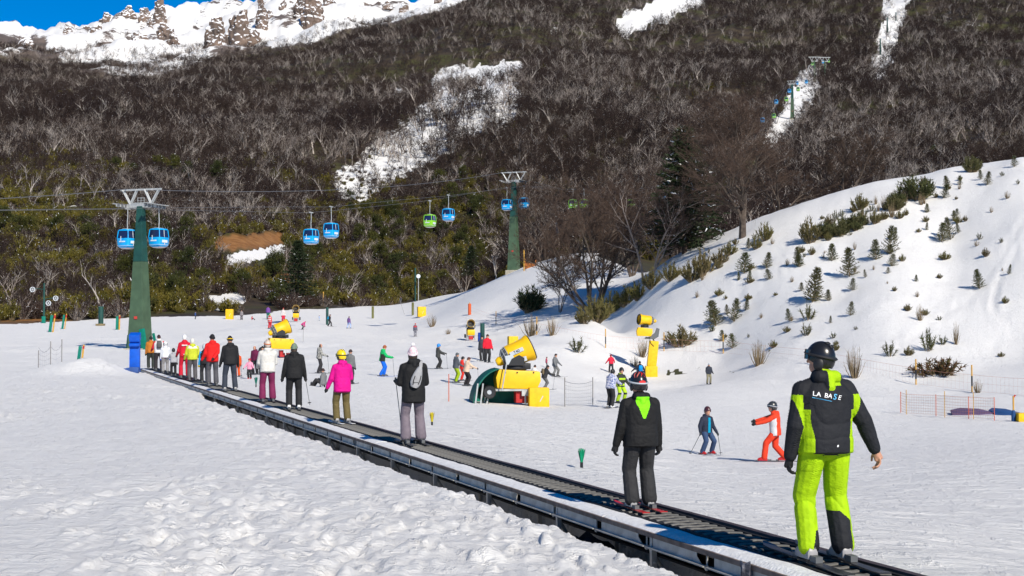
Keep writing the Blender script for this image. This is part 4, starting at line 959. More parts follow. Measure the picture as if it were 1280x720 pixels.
def pylon(y, ztop, bw, tw, label, twin=0.0, pads=False, low=None):
    c = lpt(y); x = c.x; z0 = Hp(x, y) - .4
    a = lpt(y - 2); b = lpt(y + 2); rz = math.atan2(b.y - a.y, b.x - a.x) - math.pi / 2
    o = empty('gondola_pylon', (x, y, z0), rz, label, 'pylon', None)
    ht = ztop - z0
    mb = MB()
    def ring(z, w): return [(-w / 2, -w / 2, z), (w / 2, -w / 2, z), (w / 2, w / 2, z), (-w / 2, w / 2, z)]
    zs = ht * .56
    mb.loft([ring(0, bw), ring(zs, bw + (tw - bw) * .62)]); mb.obj('lower_mast', M_GRN, o, False, .04)
    mb = MB(); mb.loft([ring(zs + .01, bw + (tw - bw) * .62 - .03), ring(ht - 1.6, tw)]); mb.obj('upper_mast', M_GRND, o, False, .03)
    # crossarm, lattice frame above
    mb = MB(); mb.box((0, 0, ht - 1.55), (3.2, .42, .34)); mb.box((0, .0, ht - 1.30), (2.4, .25, .12)); mb.obj('crossarm', M_STEEL, o, False, .03)
    mb = MB()
    mb.box((0, 0, ht), (4.5, .16, .16))
    for s in (-1, 1):
        for dy in (-.12, .12):
            mb.tube((s * 2.0, dy, ht), (s * 1.15, dy, ht - 1.4), .07, n=6); mb.tube((s * .45, dy, ht), (s * 1.15, dy, ht - 1.4), .07, n=6)
    mb.obj('lifting_frame', M_STEEL, o)
    mb = MB()
    for s in (-.35, 0, .35):
        mb.tube((s, 0, ht - 1.35), (s, 0, ht - .75), .025, n=5)
    mb.tube((-.4, 0, ht - .78), (.4, 0, ht - .78), .025, n=5); mb.tube((-.4, 0, ht - 1.05), (.4, 0, ht - 1.05), .02, n=5); mb.obj('handrail', M_STEEL, o)
    for s in (-1, 1):
        mb = MB(); mb.box((s * GAUGE, 0, ht - 1.62), (.10, 3.6, .16)); mb.box((s * GAUGE + s * .22, 0, ht - 1.45), (.34, 3.8, .05))
        q = mb.obj('sheave_train', M_STEEL, o)
        for k in range(6):
            w = MB(); w.lathe([(.02, -.05), (.22, -.05), (.19, 0), (.22, .05), (.02, .05)], (s * GAUGE, -1.5 + k * .6, ht - 1.62 + .05), (1, 0, 0), 12); w.obj('sheave', M_CABLE, q, True)
    mb = MB(); mb.box((0, 0, .1), (bw * 1.25, bw * 1.25, .9)); mb.obj('footing', M_CONC, o, False, .05)
    mb = MB(); mb.box((.05, -bw * .5 + .07, ht * .22), (.34, .03, .26), (.04, 0, 0)); mb.obj('number_plate', mat('red_plate', (.5, .05, .04)), o)
    mb = MB()
    for k in range(int(ht / .6) - 3): mb.box((-tw * .2, tw * .5 + .22 + (bw - tw) * .5 * (1 - k * .6 / ht), .6 + k * .6), (.36, .03, .03))
    mb.obj('ladder', M_STEEL, o)
    if pads:
        for (lx_, ly_, w_, h_, tl_) in ((1.05, -1.0, .62, 2.1, -.16), (-1.15, -.2, .35, 1.5, .12), (1.35, .5, .25, 1.7, -.25)):
            mb = MB(); mb.box((lx_, ly_, h_ / 2 + .3), (w_, .14, h_), (0, tl_, 0)); mb.obj('pad', M_TEAL, o, True, .04)
    return o
pylon(135, 15.4, 1.75, .58, 'tall green gondola pylon with teal pads standing at the end of the carpet lift', pads=True)
pylon(234, 28.2, 1.75, .62, 'green gondola pylon on a concrete footing on the snow crest')
pylon(635, 114.5, 1.8, .8, 'distant green gondola pylon in the snowy clearing on the mountainside')
def cabin(y, s, col, label, dz=0.0):
    p = lside(y, s); a = lpt(y - 2); b = lpt(y + 2); rz = math.atan2(b.y - a.y, b.x - a.x) - math.pi / 2
    o = empty('gondola_cabin', p, rz - .12, label, 'gondola cabin'); o.scale = (.79, .79, .85)
    c = M_CBLU if col == 'b' else M_CGRN
    # local +Y is travel; +X out of the mast
    zc = -3.35
    def sec(z, hx, hy, r=.22):
        pts = []
        for (sx, sy) in ((1, -1), (1, 1), (-1, 1), (-1, -1)):
            for k in range(3):
                ang = math.atan2(sy, sx) + (k - 1) * .6 * 1
                pts.append((sx * (hx - r) + math.cos(ang) * r, sy * (hy - r) + math.sin(ang) * r, z))
        return pts
    mb = MB(); mb.loft([sec(zc - 1.05, .66, .66), sec(zc - .85, .86, .88), sec(zc - .05, .93, .95), sec(zc + .03, .93, .95)]); mb.obj('lower_shell', c, o, True)
    mb = MB(); mb.loft([sec(zc - 1.13, .55, .55), sec(zc - 1.03, .68, .68), sec(zc - .80, .875, .895), sec(zc - .78, .875, .895)]); mb.obj('floor_pan', M_CWHT, o, True)
    mb = MB(); mb.loft([sec(zc + .03, .89, .91), sec(zc + .86, .78, .80)]); mb.obj('glazing', M_GLASS, o, True)
    mb = MB(); mb.loft([sec(zc + .86, .82, .84), sec(zc + 1.0, .78, .80), sec(zc + 1.06, .55, .55)]); mb.obj('roof', c, o, True)
    for sx in (-1, 1):
        for sy in (-1, 1):
            mb = MB(); mb.tube((sx * .84, sy * .84, zc), (sx * .74, sy * .76, zc + .9), .06, n=6); mb.obj('corner_post', c, o, True)
        mb = MB(); mb.tube((sx * .93, .0, zc - .8), (sx * .80, .0, zc + .88), .035, n=5); mb.obj('door_post', M_CWHT, o)
        mb = MB(); mb.box((sx * .92, 0, zc - .42), (.10, .9, .30)); mb.obj('ski_rack', M_CWHT, o, False, .02)
    mb = MB(); mb.box((0, -.935, zc - .35), (.9, .02, .14)); mb.box((-.2, -.95, zc + .0), (.08, .03, .5)); mb.obj('trim', M_CWHT, o)
    mb = MB(); mb.box((0, 0, zc - 1.08), (1.2, 1.2, .06)); mb.obj('bumper', M_ORNG, o, False, .02)
    mb = MB(); mb.path([(0, 0, -.05), (.02, 0, -.9), (.05 * s, 0, -1.5), (.0, 0, zc + 1.05)], .055, n=6); mb.obj('hanger_arm', M_STEEL, o, True)
    mb = MB(); mb.box((0, 0, .02), (.16, .9, .16)); mb.obj('rope_grip', M_STEEL, o, False, .02)
    mb = MB(); mb.box((0, 0, zc + 1.10), (.5, 1.3, .06)); mb.obj('roof_frame', M_STEEL, o, False, .02)
    return o
CABS = [(134.7, -1.25, 'b', 'blue gondola cabin passing left of the tall green pylon'), (136.2, 1.15, 'b', 'blue and white gondola cabin passing right of the tall green pylon'),
        (169.2, -.95, 'b', 'lower of two blue cabins beside the dark fir'), (170.6, .95, 'b', 'upper of two blue cabins beside the dark fir'), (202.6, -.6, 'g', 'lime-green cabin hanging below a blue one midway to the crest pylon'), (206.5, .55, 'b', 'blue cabin hanging just above a lime-green one'),
        (233, -.8, 'b', 'blue cabin in front of the pylon on the crest'), (236, 1.0, 'b', 'second blue cabin by the pylon on the crest'), (272, -.6, 'g', 'lime-green cabin against bare trees past the crest pylon'), (274.5, .9, 'g', 'second lime-green cabin partly behind the first one'), (318, 0, 'g', 'green cabin glimpsed through bare branches'),
        (353, 0, 'b', 'blue cabin half hidden by the dark ragged fir'), (476, 0, 'b', 'small blue cabin seen through the crown of the broad bare tree'), (392, 1, 'b', 'tiny blue cabin showing behind the dark ragged fir'),
        (548, -1.5, 'b', 'blue cabin below the clearing on the mountainside'), (556, 1.8, 'g', 'green cabin below the clearing on the mountainside'), (590, -1.5, 'b', 'blue cabin over the left edge of the clearing'), (598, 1.8, 'g', 'green cabin over the lower clearing'), (633, -1, 'b', 'blue cabin at the head of the clearing pylon'), (645, 2, 'g', 'green cabin just above the clearing pylon'), (705, -2, 'b', 'blue cabin between the clearing pylon and the twin pylons'), (715, 2, 'b', 'second blue cabin between the clearing pylon and the twin pylons'),
        (880, -3, 'g', 'green cabin at the left twin pylon high on the mountain'), (895, 3, 'b', 'blue cabin between the twin pylons high on the mountain'), (905, 6, 'g', 'green cabin at the right twin pylon high on the mountain')]
for y, s, c, lab in CABS: cabin(y, s, c, lab)
for s, lab in ((-GAUGE, 'haul rope of the gondola on the descending side'), (GAUGE, 'haul rope of the gondola on the ascending side')):
    mb = MB(); ys = list(np.linspace(62, 640, 120)) + [700, 760, 890]
    pts = []
    sup = [60, 135, 236, 635, 890]
    for y in ys: pts.append(lside(y, s))
    mb.path(pts, [.018 if y < 300 else .03 for y in ys], n=5); tag(mb.obj('haul_rope', M_CABLE), lab, 'cable')
mb = MB(); cpts = []
for (ya, za), (yb, zb_) in zip([(60, 8.5), (135, 15.5), (234, 28.3)], [(135, 15.5), (234, 28.3), (635, 114.6)]):
    for k in range(25):
        f = k / 24; y = ya + (yb - ya) * f; q = lside(y, -1.6); cpts.append(Vector((q.x, q.y, za + (zb_ - za) * f - 4 * f * (1 - f) * (1.3 if yb < 300 else 22))))
mb.path(cpts, .032, n=5, cap=False); tag(mb.obj('signal_cable', M_CABLE), 'dark signal cable strung over the tops of the gondola pylons', 'cable')
def far_pylon(px, pyb, h, d, label, m=M_GRN, wide=4.2, lattice=True):
    p = gp(px, d); o = empty('lift_pylon', (p.x, p.y, p.z - .5), 0, label, 'pylon')
    mb = MB(); mb.tube((0, 0, 0), (0, 0, h), .75, .45, n=8); mb.obj('mast', m, o)
    mb = MB(); mb.box((0, 0, h - .3), (wide * .9, .5, .4)); mb.obj('crossarm', M_STEEL, o)
    if lattice:
        mb = MB(); mb.box((0, 0, h + 2.2), (wide * 1.7, .3, .3))
        for s in (-1, 1): mb.tube((s * wide * .7, 0, h + 2.2), (s * wide * .4, 0, h), .16, n=5); mb.tube((s * wide * .12, 0, h + 2.2), (s * wide * .4, 0, h), .16, n=5)
        mb.obj('lifting_frame', M_STEEL, o)
    return o
far_pylon(1020, 96, 13, 870, 'left of the twin green pylons high on the mountain'); far_pylon(1033, 96, 12.5, 880, 'right of the twin green pylons high on the mountain')
for px, py, d, h, lab in ((1123, 20, 1290, 15, 'thin grey pylon highest in the narrow snow cutting'), (1112, 46, 1170, 13, 'thin grey pylon in the middle of the narrow snow cutting'), (1103, 75, 1040, 12, 'thin grey pylon lowest in the narrow snow cutting')):
    far_pylon(px, py, h, d, lab, M_GRND, 3.0, False)

# ------------------------------------------------------------------ snow cannons
M_YEL = mat('cannon_yellow', (0.78, 0.46, 0.006), 0.45, 0.4, var=.12, vscale=3)
M_YELD = mat('foam_yellow', (0.74, 0.45, 0.01), 0.6, 0.3, var=.15, vscale=5)
M_BLK = mat('black_plastic', (0.015, 0.015, 0.017), 0.5, 0.4)
M_GREY = mat('grey_plate', (0.42, 0.45, 0.48), 0.5, 0.4)
M_GREYD = mat('dark_grey_metal', (0.12, 0.125, 0.13), 0.5, 0.5, 0.3)
M_TARP = mat('green_tarp', (0.0, 0.115, 0.085), 0.6, 0.3, var=.3, vscale=3, bump=.3, bscale=6)
M_RED = mat('red_paint', (0.40, 0.015, 0.015), 0.5, 0.4)
def text_mesh(s, size, m, depth=0.0):
    cu = bpy.data.curves.new('txt', 'FONT'); cu.body = s; cu.size = size; cu.align_x = 'CENTER'; cu.align_y = 'CENTER'; cu.offset = size * .012; cu.extrude = depth
    to = bpy.data.objects.new('txt', cu); COL.objects.link(to)
    dg = bpy.context.evaluated_depsgraph_get(); me = bpy.data.meshes.new_from_object(to.evaluated_get(dg))
    bpy.data.objects.remove(to); me.materials.clear(); me.materials.append(m); return me
def fan_head(o, c, ax, L, r, rich=True):
    """drum with flared mouth, nozzle ring, fan, rear cage, motor cap; c is the drum centre, ax its axis towards the mouth"""
    c = Vector(c); ax = Vector(ax).normalized()
    mb = MB(); mb.lathe([(r * .93, -L * .5), (r * .97, -L * .45), (r * .95, -L * .1), (r * .98, L * .25), (r * 1.10, L * .42), (r * 1.10, L * .5), (r * 1.02, L * .5), (r * .90, L * .3), (r * .86, -L * .35)], c, ax, 28); mb.obj('drum', M_YEL, o, True)
    mb = MB(); mb.lathe([(r * 1.03, L * .505), (r * 1.03, L * .55), (r * .85, L * .55), (r * .85, L * .505)], c, ax, 28); nr = mb.obj('nozzle_ring', M_BLK, o, True)
    mb = MB(); mb.lathe([(.001, -L * .3), (r * .88, -L * .3)], c, ax, 24); mb.lathe([(.001, L * .2), (r * .2, L * .12), (r * .24, -L * .3)], c, ax, 14)
    m3 = frame_z(ax)
    for k in range(9):
        a = 6.283 * k / 9; e = m3 @ Vector((math.cos(a), math.sin(a), 0)); f = m3 @ Vector((-math.sin(a), math.cos(a), 0))
        q = c + ax * (L * .02)
        mb.add([q + e * r * .2, q + e * r * .84 - f * r * .12, q + e * r * .84 + f * r * .14 + ax * L * .08, q + e * r * .2 + f * r * .12 + ax * L * .06], [(0, 1, 2, 3)])
    mb.obj('fan', M_GREYD, o)
    if rich:
        for k in range(24):
            a = 6.283 * k / 24; e = m3 @ Vector((math.cos(a), math.sin(a), 0)) * r * .94
            nb = MB(); nb.tube(c + e + ax * L * .55, c + e * .99 + ax * L * .59, r * .035, r * .02, n=6); nb.obj('nozzle', M_STEEL, nr)
    mb = MB(); mb.lathe([(r * .92, -L * .5), (r * .80, -L * .66), (r * .5, -L * .76), (r * .2, -L * .78)], c, ax, 18); mb.obj('intake', M_GREYD, o, True)
    mb = MB()
    for k in range(12):
        a = 6.283 * k / 12; e = m3 @ Vector((math.cos(a), math.sin(a), 0))
        mb.path([c + e * r * .95 - ax * L * .5, c + e * r * .84 - ax * L * .67, c + e * r * .5 - ax * L * .79], r * .022, n=4)
    for rr, zz in ((.95, -.52), (.86, -.66), (.55, -.78)):
        mb.path([c + (m3 @ Vector((math.cos(6.283 * k / 18), math.sin(6.283 * k / 18), 0))) * r * rr + ax * L * zz for k in range(19)], r * .022, n=4, cap=False)
    mb.obj('intake_cage', M_STEEL, o)
    mb = MB(); mb.lathe([(.001, -L * 1.05), (r * .25, -L * 1.03), (r * .38, -L * .92), (r * .38, -L * .74), (.001, -L * .72)], c, ax, 16); mb.obj('motor_cap', M_YEL, o, True)
def snow_cannon(pos, rz, label, mouth_pitch, s=1.0, big=False, facing=1):
    o = empty('snow_cannon', pos, rz, label, 'snow cannon'); o.scale = (s, s, s)
    ax = Vector((math.cos(R(mouth_pitch)), 0, math.sin(R(mouth_pitch))))
    fan_head(o, (.32, 0, 2.20), ax, 1.05, .52, big)
    # fork and turntable
    mb = MB()
    for sy in (-1, 1): mb.prism([(-.25, 1.66), (.45, 1.66), (.44, 1.98), (.22, 2.10), (-.1, 1.94)], (0, sy * .60, 0), (1, 0, 0), (0, 0, 1), .05)
    mb.obj('fork', M_BLK, o)
    mb = MB(); mb.lathe([(.45, 1.45), (.55, 1.5), (.55, 1.62), (.42, 1.75)], (.15, 0, 0), (0, 0, 1), 18, cap=True); mb.box((.2, 0, 1.62), (1.1, .8, .26)); mb.obj('turntable', M_BLK, o, True, .03)
    mb = MB(); mb.prism([(-.85, .70), (.85, .64), (1.02, 1.0), (.98, 1.40), (-.78, 1.50), (-.9, 1.15)], (.15, 0, 0), (1, 0, 0), (0, 0, 1), 1.0); mb.obj('compressor_housing', M_YEL, o, True, .05)
    for k in (-.45, .05, .75):
        mb = MB(); mb.tube((k + .1, -.53, 1.36), (k + .1, -.50, 1.36), .035, n=8); mb.obj('latch', M_BLK, o)
    # undercarriage
    mb = MB()
    for sy in (-.42, .42):
        mb.box((.1, sy, .62), (2.3, .08, .08)); mb.tube((-1.0, sy, .62), (-1.15, sy * 1.2, .02), .035, n=6); mb.tube((1.0, sy, .62), (1.1, sy * 1.3, .02), .035, n=6); mb.tube((.5, sy, .62), (.5, sy * 1.3, .02), .04, n=6)
    mb.box((.9, 0, .60), (.08, .9, .08)); mb.box((-.9, 0, .60), (.08, .9, .08)); mb.box((.6, -.45, .5), (.5, .1, .25))
    mb.obj('undercarriage', M_STEEL, o)
    for sy in (-1, 1):
        mb = MB(); mb.lathe([(.10, -.09), (.24, -.10), (.28, -.05), (.28, .05), (.24, .10), (.10, .09)], (-1.05, sy * .62, .55), (0, 1, 0), 18); w = mb.obj('wheel', M_BLK, o, True)
        mb = MB(); mb.lathe([(.001, -.06), (.14, -.06), (.14, .06), (.001, .06)], (-1.05, sy * .62, .55), (0, 1, 0), 14); mb.obj('hub', M_GREY, w, True)
    mb = MB(); mb.box((.5, 0, .32), (.75, .6, .5)); mb.obj('valve_box', M_RED, o, False, .03)
    if big:
        mb = MB(); mb.box((.12, -.535, 2.24), (.62, .03, .17), (0, -R(mouth_pitch), 0)); pl = mb.obj('badge', M_GREY, o, False, .02)
        link('lettering', text_mesh('T40', .17, M_BLK), pl, (.12, -.555, 2.24), (math.pi / 2, -R(mouth_pitch), 0, ))
        mb = MB(); mb.box((-.18, -.56, 1.90), (.36, .12, .38), (0, -.2, 0)); mb.box((.40, -.56, 1.92), (.3, .1, .2), (0, -.3, 0)); mb.obj('control_box', M_GREY, o, False, .02)
        # green tarp screen round the left end
        mb = MB(); rings = []
        for k in range(13):
            f = k / 12; a = f * 1.45
            x = -1.75 + 1.25 * (1 - math.cos(a)) * 1.0; z = 1.55 * math.sin(a)
            rings.append([(x, -.85, z), (x, .85, z), (x + .05, .85, z - .03), (x + .05, -.85, z - .03)])
        mb.loft(rings); mb.obj('tarp_screen', M_TARP, o, True)
        mb = MB(); mb.prism([(-1.7, 0), (.9, 0), (.7, .55), (-.4, .7), (-.65, 1.48), (-1.15, 1.2), (-1.55, .7)], (0, .80, 0), (1, 0, 0), (0, 0, 1), .04); mb.obj('tarp_back', M_TARP, o)
        mb = MB()
        for x in (-1.62, -1.40): mb.box((x, -.9, .45), (.06, .04, .95), (0, .12, 0))
        mb.tube((-.55, -.86, .6), (-.35, -.86, 1.75), .03, n=6); mb.obj('screen_stay', M_STEEL, o)
    return o
snow_cannon(gp(640, 60.5), R(8), 'large yellow snow cannon with green tarp screen on the open piste', 24, 1.0, True)
def yellow_box(px, py, w, h, label, d=None, rz=.25):
    p = gp(px, d) if d else hit(px, py)
    k = p.y / FPX
    o = empty('padding_block', p, rz, label, 'padding')
    mb = MB(); mb.box((0, 0, h * k / 2), (w * k, w * k * .75, h * k * 1.02)); mb.obj('foam_block', M_YELD, o, True, .03)
    mb = MB(); mb.box((0, 0, h * k * 1.015), (w * k * .96, w * k * .71, h * k * .05)); mb.obj('lid', M_YEL, o, True, .015)
    mb = MB(); mb.box((w * k * .1, -w * k * .375 - .006, h * k * .45), (w * k * .04, .01, h * k * .35), (0, .5, 0)); mb.obj('strap', M_GREY, o)
    return o
yellow_box(673, 511, 25, 23, 'yellow foam block at the foot of the large snow cannon', 60.0, .12)
yellow_box(641, 434, 12, 13, 'yellow foam block beside the red-jacketed adult and the large cannon'); yellow_box(527, 396, 10, 12, 'yellow foam block on the upper piste by the green stakes'); yellow_box(287, 399, 9, 12, 'yellow foam block near the people at the forest edge', rz=0)
yellow_box(1283, 527, 26, 10, 'yellow foam block at the end of the orange net fence', rz=0.0)
p = hit(347, 446); snow_cannon(p, R(20), 'yellow snow cannon behind the white-jacketed rider on the carpet', 22, 46 * p.y / FPX / 2.75)
p = hit(588, 425); snow_cannon(p, R(-82), 'yellow snow cannon facing the photographer beside a green post and blue barrel', 12, 25 * p.y / FPX / 2.75)
p = hit(370, 402); snow_cannon(p, R(-84), 'small distant yellow snow cannon among the far skiers', 12, 20 * p.y / FPX / 2.75)
# cannon on a yellow tower
p = hit(814, 470); k = p.y / FPX
o = empty('cannon_tower', p, 0, 'yellow snow cannon mounted on a leaning padded yellow tower', 'snow cannon')
mb = MB(); mb.box((0, 0, 13 * k * .5), (15 * k, 14 * k, 14 * k)); mb.obj('base_pad', M_YELD, o, True, .05)
mb = MB(); mb.box((2 * k, 0, 29 * k), (11.5 * k, 11 * k, 32 * k), (0, .10, 0)); mb.obj('mast_pad', M_YELD, o, True, .05)
mb = MB(); mb.path([(4 * k, 0, 44 * k), (2 * k, 0, 48 * k), (-7 * k, 0, 49 * k)], 1.1 * k, n=6); mb.prism([(4 * k, 47 * k), (9 * k, 50 * k), (10.5 * k, 60 * k), (7 * k, 61 * k), (5 * k, 55 * k), (-2 * k, 50 * k), (-8 * k, 49 * k), (-8 * k, 47 * k)], (0, 0, 0), (1, 0, 0), (0, 0, 1), 5 * k); mb.obj('swing_arm', M_GREYD, o, True)
mb = MB(); mb.prism([(-16 * k, 51 * k), (1 * k, 50.5 * k), (3 * k, 55 * k), (3 * k, 60 * k), (-15 * k, 62 * k), (-17 * k, 57 * k)], (-1.5 * k, 0, 0), (1, 0, 0), (0, 0, 1), 11 * k); mb.obj('compressor_housing', M_YEL, o, True, .05)
mb = MB(); mb.lathe([(5 * k, 61.5 * k), (5 * k, 65 * k)], (-8 * k, 0, 0), (0, 0, 1), 14, cap=True); mb.obj('turntable', M_BLK, o, True)
fan_head(o, (-8 * k, 0, 71 * k), (-.93, -.30, .10), 15 * k, 6.3 * k, False)
mb = MB(); mb.path([(-3 * k, -5 * k, 50 * k), (-1 * k, -6 * k, 42 * k), (3 * k, -6 * k, 38 * k)], .35 * k, n=5); mb.obj('hose', M_BLK, o)

# ------------------------------------------------------------------ fences, stakes, markers
M_STAKE = mat('yellow_stake', (0.55, 0.30, 0.05), 0.6, 0.3, var=.2, vscale=6)
M_NET = mat('salmon_net', (0.62, 0.30, 0.22), 0.8, 0.2)
M_NETG = mat('grey_net', (0.30, 0.30, 0.31), 0.8, 0.2)
M_OPOLE = mat('orange_pole', (0.55, 0.10, 0.03), 0.5, 0.3)
M_GPOLE = mat('grey_pole', (0.22, 0.21, 0.20), 0.6, 0.3)
def net_fence(pts, h, label, netm, pole_fn, cell=.14, thick=.006, sag=.08, rope=True):
    """poles at pts (world), net hung between them: each strand a thin strip"""
    o = empty('net_fence', pts[0], 0, label, 'fence'); base = Vector(pts[0])
    for i, p in enumerate(pts): pole_fn(o, Vector(p) - base, i)
    nb = MB()
    for a, b in zip(pts[:-1], pts[1:]):
        a = Vector(a); b = Vector(b); L_ = (b - a).length; n = max(2, int(L_ / cell)); nv = max(2, int(h / cell))
        def P(f, g):
            q = a.lerp(b, f); gz = Hp(q.x, q.y) if L_ > 4 and int(f * n) % 6 == 0 else None
            return q - base + Vector((0, 0, g * h * (1 - sag * 4 * f * (1 - f)) + .08))
        w = Vector((0, 0, thick)); dh = (b - a).normalized() * thick
        for j in range(nv + 1):
            ns = 8
            for q in range(ns):
                u0, u1 = P(q / ns, j / nv), P((q + 1) / ns, j / nv); nb.add([u0 - w, u1 - w, u1 + w, u0 + w], [(0, 1, 2, 3)])
        for j in range(n + 1):
            u0, u1 = P(j / n, 0), P(j / n, 1); nb.add([u0 - dh, u0 + dh, u1 + dh, u1 - dh], [(0, 1, 2, 3)])
    nb.obj('net', netm, o)
    if rope:
        rb = MB()
        for a, b in zip(pts[:-1], pts[1:]):
            a = Vector(a); b = Vector(b)
            rb.path([a.lerp(b, f) - base + Vector((0, 0, .08 + h * (1 - sag * 4 * f * (1 - f)))) for f in (0, .25, .5, .75, 1)], thick * 1.8, n=4)
        rb.obj('top_rope', netm, o)
    return o
def stake(o, p, i, h=1.6, r=.045):
    mb = MB(); mb.tube(p - Vector((0, 0, .2)), p + Vector((0, 0, h)), r, n=7); s = mb.obj('stake', M_STAKE, o, True)
    mb = MB(); mb.tube(p + Vector((0, 0, .35)), p + Vector((0, 0, .95)), r * 1.06, n=7); mb.obj('band', M_BLK, s, True)
fpts = [hit(px, py) for px, py in ((587, 392), (620, 406), (671, 420), (757, 434), (830, 440), (904, 443), (1020, 456), (1145, 480), (1215, 490), (1300, 497))]
net_fence(fpts, .95, 'long salmon net fence on yellow stakes running along the foot of the bank', M_NET, stake, .36, .0035, .05)
def opole(o, p, i, h=1.25):
    if i % 2 == 0: h *= .85
    mb = MB(); mb.tube(p - Vector((0, 0, .2)), p + Vector((0, 0, h)), .018, n=6); mb.obj('pole', M_OPOLE if i % 2 == 0 else M_STAKE, o)
net_fence([hit(px, py) for px, py in ((1126, 516), (1133, 518), (1170, 520), (1181, 522), (1211, 524), (1217, 524), (1243, 526))], .95, 'orange net fence on thin poles at the foot of the right bank', M_NET, opole, .12, .005, .02)
def gpole(o, p, i, h=1.25):
    mb = MB(); mb.tube(p - Vector((0, 0, .2)), p + Vector((0, 0, h)), .022, n=6); mb.obj('pole', M_GPOLE, o)
net_fence([hit(706, 508), hit(741, 507)], 1.0, 'sagging grey net between two poles beside the large snow cannon', M_NETG, gpole, .16, .007, .12)
net_fence([hit(48, 464), hit(63, 465), hit(77, 465)], 1.05, 'slack net on three leaning poles in the empty snow at the left', M_NETG, lambda o, p, i: gpole(o, p, i, 1.35 if i else 1.0), .25, .004, .25)
# purple and blue matting behind the orange net
M_PURP = mat('purple_mat', (0.12, 0.08, 0.16), .7, .2, var=.2, vscale=2); M_DBLUE = mat('dark_blue_mat', (0.02, 0.07, 0.20), .7, .2, var=.2, vscale=2)
for px, py, w, m, lab in ((1208, 517, 54, M_PURP, 'purple mat lying on the snow behind the orange net'), (1250, 517, 34, M_DBLUE, 'blue mat lying on the snow beside the purple one'), (347, 404, 15, M_DBLUE, 'small blue mat on the snow beside the far skier in red trousers')):
    p = hit(px, py); k = p.y / FPX; mb = MB()
    mb.prism([(-.5 * w * k, -1.2), (.1 * w * k, -1.6), (.5 * w * k, -1.3), (.42 * w * k, .8), (.05 * w * k, 1.4), (-.3 * w * k, .5)], (0, 0, .10), (1, 0, .02), (0, 1, .05), .10)
    tag(mb.obj('crash_mat', m, None, True, .03, loc=p), lab, 'mat')
def pole_thing(name, px, py, hpx, m, label, cat, w=.09, group=None, tip=None, lean=0, d=None):
    p = gp(px, d) if d else hit(px, py); k = p.y / FPX; h = hpx * k
    o = empty(name, p, 0, label, cat, group)
    mb = MB(); mb.tube((0, 0, -.2), (lean * h, 0, h), w / 2, n=10); mb.obj('post', m, o, True)
    if tip: mb = MB(); mb.tube((lean * h * .8, 0, h * .8), (lean * h * 1.02, 0, h * 1.02), w * .55, n=10); mb.obj('band', tip, o, True)
    return o
def pad_post(px, py, hpx, label, wpx=4, m=M_TEAL, lean=.12, d=None):
    p = gp(px, d) if d else hit(px, py); k = p.y / FPX; o = empty('padded_stake', p, 0, label, 'stake')
    mb = MB(); mb.box((-wpx * k * .3, 0, hpx * k * .45), (wpx * k * .62, wpx * k * .5, hpx * k * .95), (0, lean, 0)); mb.obj('pad', m, o, True, .03)
    mb = MB(); mb.tube((wpx * k * .2, 0, -.1), (wpx * k * .2 + lean * hpx * k, 0, hpx * k), wpx * k * .2, n=8); mb.obj('stake', M_STAKE, o, True)
    mb = MB(); mb.tube((wpx * k * .2 + lean * hpx * k * .75, 0, hpx * k * .75), (wpx * k * .2 + lean * hpx * k * .92, 0, hpx * k * .92), wpx * k * .22, n=8); mb.obj('band', M_RED, o, True)
    return o
pad_post(65, 415, 23, 'teal-padded stake near the lamp-like floodlight mast', 5); pad_post(80, 411, 19, 'thinner teal and yellow stake beside the padded one', 3.5); pad_post(148, 412, 18, 'teal and yellow stake left of the tall pylon', 5, lean=.02)
pad_post(101, 451, 20, 'stubby teal and pink padded stake behind the snow heap', 6)
# green mast with round reflectors, in front of the brush
p = gp(55, 232); k = p.y / FPX
o = empty('floodlight_mast', p, 0, 'dark green mast with white ringed round lamps before the brush', 'mast')
mb = MB(); mb.tube((0, 0, -.2), (0, 0, 50 * k), .20, .14, n=10); mb.obj('mast', M_GRND, o, True)
mb = MB(); mb.box((0, -.1, 4 * k), (4.5 * k, .4, 9 * k)); mb.obj('pad', M_TEAL, o, True, .05)
mb = MB(); mb.tube((-15 * k, 0, 44 * k), (0, 0, 42 * k), .06, n=6); mb.tube((0, 0, 30 * k), (14 * k, 0, 32 * k), .06, n=6); mb.obj('arm', M_GRND, o)
for dx, dz in ((-14, 42), (6, 25), (15, 31)):
    mb = MB(); mb.lathe([(2.6 * k, -.1), (3.2 * k, -.1), (3.2 * k, .1), (2.6 * k, .1), (2.6 * k, -.1)], (dx * k, -.2, dz * k), (0, 1, 0), 18)
    for a in range(3): mb.box((dx * k, -.2, dz * k), (5.4 * k, .06, .35 * k), (0, a * 1.05, 0))
    mb.obj('lamp_ring', M_CWHT, o)
o = pole_thing('hydrant_post', 126, 407, 24, M_GRND, 'dark green square post on a wooden foot left of the tall pylon', 'post', .8); k = o.location.y / FPX
mb = MB(); mb.box((0, -.2, 1.2 * k), (10 * k, 1.0, 2.6 * k)); mb.obj('timber_foot', mat('weathered_timber', (.22, .17, .09), var=.3, vscale=3), o, False, .05)
o = pole_thing('lift_mast', 519, 349, 42, M_GRND, 'thin dark green mast at the foot of the forest', 'mast', .35, d=300)
o = pole_thing('sign_post', 523, 346, 32, M_STEEL, 'thin post with a round white sign at the foot of the forest', 'sign', .16, d=298)
mb = MB(); k = 298 / FPX; mb.lathe([(.001, -.05), (2.6 * k, -.05), (2.6 * k, .05), (.001, .05)], (0, -.15, 31 * k), (0, 1, 0), 18); mb.obj('sign_disc', M_CWHT, o)
